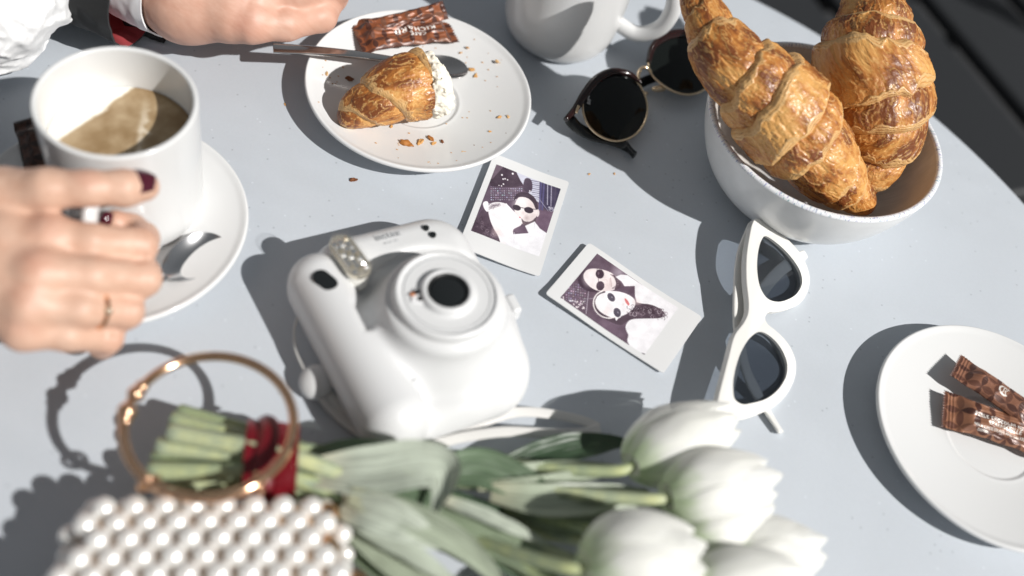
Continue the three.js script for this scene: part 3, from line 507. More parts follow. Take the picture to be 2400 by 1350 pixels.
  for (let i = 0; i < 26; i++) L_(c, ['#6f636a', '#a59aa0', '#cfc9cc'][i % 3], 4, [305 + rnd() * 70, 560 + rnd() * 70], [380 + rnd() * 80, 548 + rnd() * 40]); L_(c, '#f7f6f6', 12, [520, 550], [585, 610]); L_(c, '#5a4e56', 5, [540, 560], [605, 622]);
  P_(c, '#f6f5f5', [[232, 560], [270, 528], [312, 540], [306, 670], [262, 640]]); E_(c, '#c75a60', 684, 703, 11, 7, 0.4);
  P_(c, '#eff0f1', [[600, 900], [780, 882], [742, 800], [862, 745], [922, 830], [1030, 905], [960, 1200], [470, 1050]], false); P_(c, '#5c4a58', [[586, 850], [690, 800], [742, 806], [778, 884], [690, 880], [620, 876]]); L_(c, '#d3d2d6', 7, [860, 760], [850, 830]); L_(c, '#dedde0', 6, [610, 880], [600, 1000]);
});
const photoB = print_(mB, c => {
  c.fillStyle = '#51404b'; c.fillRect(-500, -500, 3000, 3000); soft(c, 780, 320, 120, 'rgba(190,180,188,0.7)'); soft(c, 640, 900, 220, 'rgba(110,88,104,0.7)');
  for (let i = 0; i < 9; i++) for (let j = 0; j < 8; j++) { const x = 220 + i * 24, y = 430 + j * 25 + i * 4; c.fillStyle = `rgba(${185 + rnd() * 60 | 0},${185 + rnd() * 55 | 0},${210 + rnd() * 45 | 0},${(0.1 + 0.7 * rnd()).toFixed(2)})`; c.fillRect(x, y, 8 + rnd() * 10, 9 + rnd() * 10); }
  for (let i = 0; i < 26; i++) E_(c, '#efe6e6', 300 + rnd() * 110, 620 + rnd() * 75, 3 + rnd() * 7, 3 + rnd() * 7); for (const [x, y] of [[195, 585], [196, 606], [265, 620], [290, 618]]) E_(c, '#f4eeee', x, y, 8, 8); L_(c, '#b9b0ba', 6, [455, 520], [430, 745]); L_(c, '#a29aa6', 4, [400, 600], [520, 590]);
  P_(c, '#33252e', [[390, 320], [330, 400], [360, 470], [440, 525], [570, 535], [520, 470], [430, 400], [410, 320], [440, 285]]);
  P_(c, '#eae0dc', [[385, 370], [430, 298], [530, 288], [640, 308], [725, 348], [778, 405], [782, 460], [730, 505], [640, 524], [540, 520], [440, 460]]); soft(c, 480, 390, 110, 'rgba(246,241,239,0.9)'); soft(c, 650, 470, 70, 'rgba(205,182,176,0.55)');
  P_(c, 'rgba(66,50,56,.95)', [[700, 338], [755, 378], [800, 440], [780, 490], [715, 512], [748, 450], [728, 390]]); for (let i = 0; i < 90; i++) { const t = rnd(), x = 690 + 75 * Math.sin(t * 3.1) + rnd() * 18, y = 350 + t * 150; L_(c, i % 3 ? '#54434a' : '#8a797c', 2.5, [x - 16, y], [x, y + (rnd() - 0.5) * 10]); }
  L_(c, '#a98c88', 6, [684, 384], [692, 470]); L_(c, '#cdb9b4', 5, [672, 390], [676, 460]); L_(c, '#d2c1bc', 6, [600, 408], [640, 402], [650, 420]);
  E_(c, '#35262f', 570, 346, 44, 47, -0.2); E_(c, '#35262f', 576, 466, 42, 47, 0.2); L_(c, '#4a3a42', 5, [540, 296], [556, 400], [552, 520]); E_(c, 'rgba(150,130,140,.5)', 556, 340, 10, 16);
  P_(c, '#efefef', [[735, 372], [795, 348], [865, 352], [1390, 690], [1030, 1170], [955, 1110], [1000, 800], [940, 560], [940, 462], [830, 466], [800, 420]], false); P_(c, '#4b3a46', [[780, 472], [945, 460], [918, 545], [860, 552], [750, 512]]); L_(c, '#d8d7da', 5, [820, 440], [930, 455]);
  P_(c, '#3b2c34', [[500, 560], [600, 520], [760, 560], [900, 600], [980, 640], [1120, 650], [1250, 730], [1250, 795], [1000, 792], [860, 800], [800, 860], [700, 830], [560, 760]]);
  P_(c, '#f4f2f1', [[512, 600], [560, 535], [660, 512], [780, 518], [890, 555], [948, 610], [936, 680], [850, 748], [740, 778], [630, 768], [545, 706]]); soft(c, 640, 720, 70, 'rgba(228,206,200,0.5)'); soft(c, 960, 625, 60, 'rgba(236,214,206,0.6)'); L_(c, '#e2d2cc', 5, [800, 650], [820, 640], [815, 660]);
  c.strokeStyle = '#3a2c33'; c.lineWidth = 16; c.beginPath(); c.moveTo(620, 526); c.quadraticCurveTo(520, 540, 512, 640); c.quadraticCurveTo(530, 720, 660, 775); c.stroke();
  for (let i = 0; i < 34; i++) { const t = i / 33, a = 4.5 - t * 3.3; E_(c, '#f5f1ec', 625 + 138 * Math.cos(a) + 8 * t * 6, 650 + 132 * -Math.sin(-a) * (a > 3.14 ? 1 : 1), 8, 7); }
  for (const [x, y, a, b, r, w] of [[690, 578, 60, 44, 0.85, 1], [752, 728, 58, 48, 1.2, 0]]) { E_(c, '#f9f8f7', x, y, a, b, r); if (!w) P_(c, '#f9f8f7', [[715, 730], [790, 750], [745, 812], [735, 800]]); E_(c, '#433e48', x, y, a * 0.82, b * 0.76, r); E_(c, 'rgba(170,165,175,.7)', x + 8, y, 9, 6, r); }
  P_(c, '#cf6a66', [[826, 585], [850, 590], [884, 640], [876, 664], [855, 650], [836, 620]]);
  P_(c, '#f2f2f2', [[835, 850], [880, 796], [980, 790], [1250, 796], [1390, 690], [1030, 1170], [950, 1118], [870, 1060], [842, 1000], [868, 950], [836, 900]]); curls(c, 150, [900, 700, 1230, 760, 95], ['#5c4b54', '#201519', '#8f7e86', '#3a2b32', '#cfc6ca'], 15);
  P_(c, '#2f262d', [[955, 1118], [1040, 1142], [1026, 1172]], false);
});
function card(label, x, z, turn, tex, lift) {
  const t = thing('instant_photo', label, 'photo', [x, 0.0006, z], turn, 'instant photo prints on the table');
  const W = 0.0545, H = 0.0868, bend = (px, pz) => lift(px / W, pz / H);
  const sh = new THREE.Shape(), r = 0.0022, a = W / 2, b = H / 2; sh.moveTo(-a + r, -b); sh.lineTo(a - r, -b); sh.quadraticCurveTo(a, -b, a, -b + r); sh.lineTo(a, b - r); sh.quadraticCurveTo(a, b, a - r, b); sh.lineTo(-a + r, b); sh.quadraticCurveTo(-a, b, -a, b - r); sh.lineTo(-a, -b + r); sh.quadraticCurveTo(-a, -b, -a + r, -b);
  const sheet = (w, h, yo, z0, cut) => grid((u, v) => {
    let px = (u - 0.5) * w, pz = (v - 0.5) * h + z0;
    if (cut) { const ex = Math.abs(px) - (a - r), ez = Math.abs(pz) - (b - r); if (ex > 0 && ez > 0) { const l = Math.hypot(ex, ez); if (l > r) { px = Math.sign(px) * (a - r + ex / l * r); pz = Math.sign(pz) * (b - r + ez / l * r); } } }
    return V(px, bend(px, pz) + yo, pz);
  }, 44, 60);
  const top = sheet(W, H, 0.0005, 0, true), bot = sheet(W, H, 0, 0, true);
  const im = []; const N = 160; for (let i = 0; i <= N; i++) { const q = sh.getSpacedPoints(N)[i % N]; im.push(q); }
  const wall = grid((u, v) => { const q = im[Math.round(u * N)]; return V(q.x, bend(q.x, q.y) + v * 0.0005, q.y); }, N, 1);
  part('card', mergeGeometries([top, bot, wall]), std(0.72, 0.725, 0.73, 0.3), t);
  const ph = sheet(0.0462, 0.0622, 0.00058, -0.0035, false), U = ph.attributes.uv; for (let i = 0; i < U.count; i++) U.setXY(i, U.getX(i), 1 - U.getY(i));
  part('picture', ph, new THREE.MeshPhysicalMaterial({ map: tex, roughness: 0.22 }), t);
}
card('instant photo print of a couple kissing, upright between plate and camera', -0.0128, -0.4383, -0.0058, photoA, (x, z) => 0.0006 + 0.0030 * ss(0.3, -0.5, x) + 0.0010 * ss(0.2, 0.5, z));
card('instant photo print of a couple in sunglasses lying sideways by the white cat-eye glasses', 0.0705, -0.3932, 1.2395, photoB, (x, z) => 0.0006 + 0.0024 * ss(0.1, -0.5, z) + 0.0007 * ss(0.25, 0.5, Math.abs(x)) * ss(-0.1, 0.4, -x) + 0.0005 * ss(0.2, 0.5, z));

// ───────────────────────── white cat-eye sunglasses ─────────────────────────
function closedShape(q, inner) { const c = new THREE.CatmullRomCurve3(q.map(p => V(p.x, p.y, 0)), true, 'centripetal'), s = inner ? new THREE.Path() : new THREE.Shape(); c.getPoints(q.length * 8).forEach((p, i) => i ? s.lineTo(p.x, p.y) : s.moveTo(p.x, p.y)); s.closePath(); return s; }
function glassesPlane(A, X, N) { // local frame on a plane
  const x = X.clone().addScaledVector(N, -X.dot(N)).normalize(), y = N.clone().cross(x);
  const m = new THREE.Matrix4().makeBasis(x, y, N).setPosition(A), inv = m.clone().invert();
  return { m, to: ([px, py]) => { const p = onPlane(px, py, A, N).applyMatrix4(inv); return new THREE.Vector2(p.x, p.y); }, N };
}
{
  const A = at(1772, 513, 0.0265), B = at(1679, 980, 0.0205), Cc = at(1897, 650, 0.0035);
  const N = B.clone().sub(A).cross(Cc.clone().sub(A)).normalize(); if (N.y < 0) N.negate();
  const t = thing('cat_eye_sunglasses', 'white cat-eye sunglasses with grey lenses, folded, beside the photos', 'sunglasses', A);
  const fr = glassesPlane(V(0, 0, 0).add(A), B.clone().sub(A), N);
  const outer = [[1772, 512], [1816, 536], [1859, 574], [1884, 608], [1897, 646], [1894, 680], [1876, 710], [1850, 724], [1821, 731], [1801, 733], [1793, 746], [1799, 759], [1816, 773], [1838, 794], [1855, 819], [1865, 849], [1863, 883], [1846, 921], [1816, 952], [1783, 969], [1745, 982], [1707, 985], [1680, 981], [1677, 968], [1680, 945], [1692, 895], [1707, 836], [1721, 786], [1743, 755], [1752, 735], [1754, 710], [1749, 659], [1749, 604], [1755, 558], [1763, 524]];
  const l1 = [[1791, 551], [1816, 565], [1850, 597], [1875, 634], [1881, 663], [1871, 688], [1850, 704], [1821, 711], [1796, 702], [1779, 676], [1771, 634], [1773, 591], [1781, 562]];
  const l2 = [[1781, 775], [1808, 789], [1831, 816], [1845, 849], [1845, 879], [1829, 911], [1799, 937], [1762, 949], [1737, 951], [1719, 938], [1714, 904], [1720, 862], [1735, 819], [1758, 786]];
  const S = closedShape(outer.map(fr.to)); const h1 = l1.map(fr.to), h2 = l2.map(fr.to); S.holes.push(closedShape(h1, true), closedShape(h2, true));
  let g = new THREE.ExtrudeGeometry(S, { depth: 0.0032, bevelEnabled: true, bevelThickness: 0.0009, bevelSize: 0.0009, bevelOffset: -0.0009, bevelSegments: 4 });
  g = toCreasedNormals(g, 0.7); g.translate(0, 0, -0.0036); g.applyMatrix4(fr.m);
  const ivory = std(0.80, 0.79, 0.755, 0.22);
  wpart('frame_front', g, ivory, t);
  const glass = new THREE.MeshPhysicalMaterial({ color: new THREE.Color().setRGB(0.27, 0.295, 0.33), transmission: 1, thickness: 0, roughness: 0, ior: 1.5 });
  for (const h of [h1, h2]) { const cen = h.reduce((s, p) => s.add(p), new THREE.Vector2()).multiplyScalar(1 / h.length); const s = closedShape(h.map(p => p.clone().lerp(cen, -0.03))); const lg = new THREE.ShapeGeometry(s); lg.translate(0, 0, -0.0022); lg.applyMatrix4(fr.m); wpart('lens', lg, glass, t); }
  const hd = Cc.clone().sub(A).normalize(), low = ([x, y, h]) => { const q = onPlane(x, y, A, N).y; return at(x, y, Math.max(0.0022, Math.min(h, q - 0.0052))); }, arm = pts => sweep(pts.map(low), u => [lerp(0.0018, 0.0014, u), lerp(0.0046, 0.0042, ss(0, 0.6, u)) * (u > 0.94 ? lerp(1, 0.75, (u - 0.94) / 0.06) : 1)], { seg: 70, rs: 20, up: hd, pow: 3.5 });
  wpart('temple', arm([[1766, 532, 0.0215], [1740, 600, 0.018], [1731, 690, 0.0145], [1732, 780, 0.0115], [1750, 872, 0.0095], [1790, 950, 0.0066], [1830, 1014, 0.0052]]), ivory, t);
  wpart('temple', arm([[1690, 965, 0.0155], [1712, 880, 0.0135], [1738, 780, 0.0110], [1775, 700, 0.0085], [1826, 636, 0.0066], [1886, 596, 0.0050]]), ivory, t);
}
// ───────────────────────── round sunglasses ─────────────────────────
{
  const A = at(1443, 248, 0.0165), B = at(1600, 152, 0.0185), cam = camera.position.clone().sub(A).normalize();
  const X = B.clone().sub(A).normalize(), N = cam.clone().addScaledVector(X, -cam.dot(X)).add(V(0, 0.25, 0)); N.addScaledVector(X, -N.dot(X)).normalize();
  const t = thing('round_sunglasses', 'dark round sunglasses with gold rims and tortoise brows beside the mug', 'sunglasses', A), fr = glassesPlane(A, X, N);
  const tort = new THREE.MeshPhysicalMaterial({ roughness: 0.14, map: dataTex(128, (u, v) => { const n = per(u, v, 9, 3) + 0.5 * per(u, v, 22, 6); const k = ss(0.12, 0.42, n); return [lerp(0.07, 0.27, k), lerp(0.055, 0.085, k), lerp(0.052, 0.08, k)]; }, true) });
  tort.map.repeat.set(30, 30);
  const dark = std(0.006, 0.0075, 0.007, 0.03, { specularIntensity: 0.55 });
  const L1 = [[1366, 243], [1378, 212], [1402, 185], [1436, 172], [1470, 176], [1496, 196], [1514, 232], [1517, 262], [1508, 292], [1487, 317], [1448, 331], [1410, 321], [1382, 298], [1369, 272]].map(fr.to);
  const L2 = [[1520, 148], [1530, 116], [1552, 94], [1584, 83], [1620, 84], [1652, 98], [1674, 128], [1678, 160], [1668, 192], [1644, 214], [1612, 222], [1580, 215], [1549, 196], [1527, 174]].map(fr.to);
  for (const [L, flip] of [[L1, 1], [L2, -1]]) {
    const cen = L.reduce((s, p) => s.add(p), new THREE.Vector2()).multiplyScalar(1 / L.length), cv = new THREE.CatmullRomCurve3(L.map(p => V(p.x, p.y, 0)), true);
    const lens = grid((u, v) => { const p = cv.getPointAt(v === 1 ? 0 : v), k = u * 0.985; return V(lerp(cen.x, p.x, k), lerp(cen.y, p.y, k), 0.0022 * (1 - k * k)); }, 14, 64, { closeV: true }); lens.applyMatrix4(fr.m); wpart('lens', lens, dark, t);
    const rim = new THREE.TubeGeometry(cv, 90, 0.00085, 8, true); rim.applyMatrix4(fr.m); wpart('rim', rim, M.paleGold, t);
  }
  const brow = pts => { const g = sweep(pts.map(p => { const q = fr.to(p); return V(q.x, q.y, 0.0006); }), u => [0.0012 + 0.0021 * Math.sin(Math.PI * clamp(u * 0.9 + 0.08)), 0.0022], { seg: 60, rs: 14, up: V(0, 0, 1), pow: 2.6 }); g.applyMatrix4(fr.m); return g; };
  wpart('brow_bar', brow([[1325, 281], [1349, 254], [1371, 219], [1399, 186], [1437, 169], [1474, 175], [1500, 196]]), tort, t);
  wpart('brow_bar', brow([[1519, 146], [1528, 113], [1553, 90], [1586, 79], [1622, 80], [1656, 94], [1690, 120], [1712, 126]]), tort, t);
  const hingeM = q => { const g = new RoundedBoxGeometry(0.0065, 0.0022, 0.0012, 2, 0.0005); g.rotateZ(0.55); const p = fr.to(q); g.translate(p.x, p.y, 0.0034); g.applyMatrix4(fr.m); return g; };
  wpart('rivet', hingeM([1348, 261]), M.paleGold, t);
  const br = tube([[1493, 190], [1494, 172], [1504, 161], [1515, 163], [1522, 172]].map(p => { const q = fr.to(p); return V(q.x, q.y, 0.002); }), 0.0013, 30, 10); br.applyMatrix4(fr.m); wpart('bridge', br, M.paleGold, t);
  for (const [p, r] of [[[1552, 202], 0.9], [[1507, 215], 0.9]]) { const g = new THREE.SphereGeometry(0.0045, 16, 12); g.scale(1.5, 0.55, 0.7); g.rotateZ(-0.4); const q = fr.to(p); g.translate(q.x, q.y, -0.004); g.applyMatrix4(fr.m); wpart('nose_pad', g, M.paleGold, t); }
  const logo = canvasTex(128, 64, (c, w, h) => { c.fillStyle = '#000'; c.fillRect(0, 0, w, h); c.fillStyle = '#fff'; c.font = 'italic bold 40px sans-serif'; c.textAlign = 'center'; c.fillText('Ray-Ban', w / 2, h * 0.66, w * 0.94); });
  const lg = new THREE.PlaneGeometry(0.0112, 0.0056); lg.rotateZ(0.98); const lp = fr.to([1375, 233]); lg.translate(lp.x + 0.001, lp.y, 0.0016); lg.applyMatrix4(fr.m);
  const lpos = fr.to([1376, 232]);
  wpart('lens_print', lg, new THREE.MeshPhysicalMaterial({ color: 0xcfd2d4, alphaMap: logo, transparent: true, roughness: 0.5 }), t);
  const arm = pts => sweep(pts.map(p => at(...p)), u => [0.0016, lerp(0.0042, 0.0034, u)], { seg: 60, rs: 16, up: N.clone().cross(X), pow: 3.5 });
  wpart('temple', arm([[1334, 278, 0.013], [1352, 298, 0.0105], [1390, 318, 0.008], [1430, 328, 0.006], [1462, 340, 0.005], [1488, 364, 0.0045]]), std(0.012, 0.013, 0.013, 0.2), t);
  wpart('temple', arm([[1708, 130, 0.012], [1640, 150, 0.009], [1560, 172, 0.008], [1500, 196, 0.007], [1430, 238, 0.006]]), std(0.012, 0.013, 0.013, 0.2), t);
}

// ───────────────────────── instant camera ─────────────────────────
{
  const ang = 40 * Math.PI / 180, c = V(-0.0424, 0, -0.3152);
  const t = thing('instant_camera', 'white instant camera lying on its back with strap, between cup and photos', 'camera', c, ang);
  const plastic = new THREE.MeshPhysicalMaterial({ color: new THREE.Color().setRGB(0.67, 0.675, 0.68), roughness: 0.36, bumpMap: glaze, bumpScale: 0.00003 });
  const loc = (px, py, h) => { const p = at(px, py, h).sub(c); return V(p.x * Math.cos(ang) - p.z * Math.sin(ang), p.y, p.x * Math.sin(ang) + p.z * Math.cos(ang)); };
  const rbox = (x, y, z, hx, hy, hz, rr) => { const a = Math.abs(x) - hx + rr, b = Math.abs(y) - hy + rr, d = Math.abs(z) - hz + rr; return Math.hypot(Math.max(a, 0), Math.max(b, 0), Math.max(d, 0)) + Math.min(Math.max(a, b, d), 0) - rr; };
  const LX = 0.0105, LZ = 0.0035;                                         // lens axis (z grows towards the camera's foot)
  const grip = cone(V(-0.0435, 0.0285, -0.045), V(-0.0345, 0.0275, 0.0475), 0.0158, 0.0172);
  const lowGrip = cone(V(-0.0435, 0.015, -0.045), V(-0.0345, 0.015, 0.0475), 0.0155, 0.0165);
  const plan = (x, z, hx, hz, rr) => { const a = Math.abs(x) - hx + rr, b = Math.abs(z) - hz + rr; return Math.hypot(Math.max(a, 0), Math.max(b, 0)) + Math.min(Math.max(a, b), 0) - rr; };
  const slab = (d, y, y0, y1, rr) => { const a = d + rr, b = Math.abs(y - (y0 + y1) / 2) - (y1 - y0) / 2 + rr; return Math.hypot(Math.max(a, 0), Math.max(b, 0)) + Math.min(Math.max(a, b), 0) - rr; };
  const f = (x, y, z) => {
    const flare = z > 0 ? -0.0015 * ss(0, 0.05, z) : -0.004 * ss(0, 0.06, -z);
    let d = slab(plan(x - 0.002, z + 0.0045, 0.0525 + flare, 0.0655, z > 0 && x > 0 ? 0.029 : 0.0235), y, 0.001, 0.0372 - 0.0035 * ss(-0.05, -0.02, z) - 0.0055 * ss(0.012, -0.022, x) * ss(-0.055, -0.03, z) - 0.006 * ss(0.02, 0.06, z), 0.0135);
    const gz = smin(grip(x, y, z), lowGrip(x, y, z), 0.012);
    d = smin(d, gz, 0.0042);
    const rl = Math.hypot(x - LX, z - LZ);
    // the hollow between the top deck and the lens barrel
    const hollow = Math.max(Math.abs(rl - 0.040) - 0.0075, -(y - 0.0325), z - 0.012 - 0.25 * (x - LX), -(x + 0.033));
    d = smax(d, -hollow, 0.005);
    // belly and lens barrel
    d = smin(d, slab(rl - 0.041, y, 0.012, 0.0385, 0.012), 0.008);
    d = smin(d, slab(rl - (0.0365 - 0.14 * (y - 0.035)), y, 0.01, 0.0545, 0.0045), 0.011);
    d = smin(d, slab(rl - 0.0292, y, 0.03, 0.0605, 0.0028), 0.0022);
    d = smax(d, -slab(rl - 0.0262, y, 0.0592, 0.08, 0.0004), 0.0009);
    d = smin(d, slab(rl - 0.0148, y, 0.05, 0.0632, 0.0022), 0.002);
    d = smax(d, -slab(rl - 0.0113, y, 0.0600, 0.09, 0.0003), 0.0009);
    // shutter recess, foot dimple, side lug
    return d;
  };
  part('body', sdfMesh(f, [-0.07, -0.002, -0.078], [0.066, 0.067, 0.07], 0.00105), plastic, t);
  const dome = (r, h, y) => { const p = []; for (let i = 0; i <= 16; i++) { const a = i / 16 * Math.PI / 2; p.push([r * Math.cos(a), y + h * Math.sin(a)]); } p.push([0, y + h]); return lathe(p, 64).translate(LX, 0, LZ); };
  const glassB = std(0.012, 0.014, 0.015, 0.05, { specularIntensity: 0.8 });
  const lens = part('lens', dome(0.0102, 0.0022, 0.0602), glassB, t);
  part('lens_ring', lathe([[0.0114, 0.0600], [0.0114, 0.0622], [0.0108, 0.0626], [0.0100, 0.0616], [0.0100, 0.0600]], 64).translate(LX, 0, LZ), std(0.02, 0.021, 0.022, 0.4), lens);
  const groove = new THREE.TorusGeometry(0.0235, 0.00028, 6, 120); groove.rotateX(Math.PI / 2); groove.translate(LX, 0.0593, LZ); part('focus_ring_mark', groove, std(0.45, 0.46, 0.47, 0.5), t);
  // little mirror and its marks
  const m0 = loc(980, 693, 0.0605);
  { const g = new RoundedBoxGeometry(0.0062, 0.0012, 0.009, 3, 0.0005); g.rotateY(-0.35 - ang * 0.3); g.translate(m0.x, 0.0598, m0.z); part('selfie_mirror', g, std(0.8, 0.8, 0.81, 0.12), t); }
  for (const [x, y, s, o] of [[978, 685, 1.1, 0], [987, 700, 1.0, 0], [968, 690, 0.8, 1]]) { const p = loc(x, y, 0.0605), g = new THREE.CylinderGeometry(0.0016 * s, 0.0016 * s, 0.0006, 20); g.scale(1.3, 1, 0.85); g.translate(p.x, 0.0607, p.z); part('mirror_mark', g, o ? std(0.55, 0.2, 0.08, 0.4) : M.black, t); }
  for (const [x, y, h, s] of [[998, 536, 0.0372, 1.9], [1014, 552, 0.0372, 2.0], [940, 591, 0.0325, 1.7]]) { const p = loc(x, y, h), g = new THREE.CylinderGeometry(0.001 * s, 0.001 * s, 0.0022, 24); g.translate(p.x, h + 0.0002, p.z); part('sensor_window', g, glassB, t); }
  const stadium = (L, W, dep, bev) => { const s = new THREE.Shape(), r = W / 2, k = L / 2 - r; s.moveTo(-k, -r); s.lineTo(k, -r); s.absarc(k, 0, r, -Math.PI / 2, Math.PI / 2); s.lineTo(-k, r); s.absarc(-k, 0, r, Math.PI / 2, Math.PI * 1.5); const g = new THREE.ExtrudeGeometry(s, { depth: dep, bevelEnabled: true, bevelThickness: bev, bevelSize: bev, bevelOffset: -bev, bevelSegments: 4, curveSegments: 24 }); g.rotateX(-Math.PI / 2); return toCreasedNormals(g, 0.6); };
  { const p = loc(762, 657, 0.0436), q1 = loc(742, 640, 0.0436), q2 = loc(785, 675, 0.0436), g = stadium(0.0158, 0.0098, 0.003, 0.0012); g.rotateY(Math.atan2(-(q2.z - q1.z), q2.x - q1.x)); g.translate(p.x, 0.0405, p.z); part('viewfinder', g, glassB, t); }
  { // crystal shutter jewel
    const a = loc(793, 556, 0.048), b = loc(850, 634, 0.048), p = a.clone().add(b).multiplyScalar(0.5), dir = Math.atan2(-(b.z - a.z), b.x - a.x), L = 0.0305, W = 0.0128;
    const base = stadium(L, W, 0.0105, 0.0012); base.rotateY(dir); base.translate(p.x, 0.0325, p.z); const j = part('jewel_button', base, std(0.80, 0.79, 0.74, 0.25), t);
    const cl = stadium(L, W, 0.0026, 0.0018); cl.rotateY(dir); cl.translate(p.x, 0.0478, p.z);
    const rimS = stadium(L + 0.0012, W + 0.0012, 0.0018, 0.0008); rimS.rotateY(dir); rimS.translate(p.x, 0.0442, p.z); part('jewel_rim', rimS, std(0.78, 0.72, 0.6, 0.22, { metalness: 0.8 }), j);
    for (let i = 0; i < 8; i++) for (let q = 0; q < 3; q++) { const g = new THREE.OctahedronGeometry(0.0021, 0); g.scale(0.9, 0.5, 1.0 + 0.3 * rnd()); g.rotateY(Math.PI / 4 + (rnd() - 0.5) * 0.5); g.rotateX((rnd() - 0.5) * 0.5); g.translate((i - 3.5) * 0.0031, 0.0466, (q - 1) * 0.0034); g.rotateY(dir); g.translate(p.x, 0, p.z); part('facet', g, (i + q) % 4 ? std(0.92, 0.92, 0.91, 0.1, { metalness: 1 }) : std(0.85, 0.76, 0.58, 0.16, { metalness: 0.9 }), j); }
    part('crystal', cl, new THREE.MeshPhysicalMaterial({ color: 0xffffff, transmission: 1, thickness: 0, ior: 1.45, roughness: 0.02 }), j);
  }
  for (const [x, y, h] of [[802, 719, 0.0435], [972, 889, 0.036], [1133, 922, 0.022]]) { const p = loc(x, y, h), g = new THREE.SphereGeometry(0.0011, 14, 10); g.scale(1, 0.5, 1); g.translate(p.x, p.y, p.z); part('screw', g, std(0.42, 0.43, 0.44, 0.5), t); }
  { const p = loc(1203, 715, 0.03), g = new RoundedBoxGeometry(0.006, 0.011, 0.013, 4, 0.0022); g.translate(p.x - 0.0003, 0.028, p.z); part('strap_lug', g, plastic, t); }
  // faint lettering on the deck
  const txt = canvasTex(512, 256, (c2, w, h) => { c2.fillStyle = '#000'; c2.fillRect(0, 0, w, h); c2.fillStyle = '#fff'; c2.textAlign = 'center'; c2.font = 'bold 110px sans-serif'; c2.fillText('instax', w / 2, 100); c2.font = '56px sans-serif'; c2.fillText('mini 11', w / 2 + 4, 180); });
  { const g = new THREE.PlaneGeometry(0.025, 0.0125); g.rotateX(-Math.PI / 2); const p = loc(914, 562, 0.0378); g.translate(p.x, 0.0379, p.z); part('lettering', g, new THREE.MeshPhysicalMaterial({ color: 0xb0b2b4, alphaMap: txt, transparent: true, roughness: 0.5 }), t); }
  // wrist strap with its round bead
  const cord = std(0.66, 0.65, 0.63, 0.75), toL = a => loc(...a);
  const st = part('wrist_strap', mergeGeometries([
    tube([[700, 735, 0.018], [690, 775, 0.015], [694, 820, 0.012], [716, 872, 0.011]].map(toL), 0.0008, 40, 8),
    sweep([[752, 925, 0.007], [775, 955, 0.0045], [820, 996, 0.003], [878, 1030, 0.003], [960, 1034, 0.004], [1060, 1018, 0.006], [1140, 986, 0.008], [1215, 966, 0.008], [1300, 972, 0.006], [1372, 988, 0.005], [1404, 1003, 0.004]].map(toL), () => [0.0029, 0.0009], { seg: 120, rs: 12, pow: 3, up: V(0.2, 0.9, 0.35).normalize() }),
    sweep([[764, 918, 0.007], [800, 952, 0.0045], [846, 992, 0.003], [900, 1040, 0.005], [990, 1046, 0.007], [1080, 1026, 0.009], [1180, 1012, 0.011], [1290, 1016, 0.010], [1370, 1014, 0.007], [1404, 1003, 0.004]].map(toL), () => [0.0029, 0.0009], { seg: 120, rs: 12, pow: 3, up: V(-0.1, 0.95, 0.3).normalize() }),
  ]), cord, t);
  { const p = loc(741, 896, 0.009), g = new THREE.SphereGeometry(0.0098, 32, 24); g.scale(1, 0.62, 1); g.rotateZ(0.5); g.rotateX(0.35); g.translate(p.x, 0.009, p.z); part('strap_bead', g, plastic, t); }
}

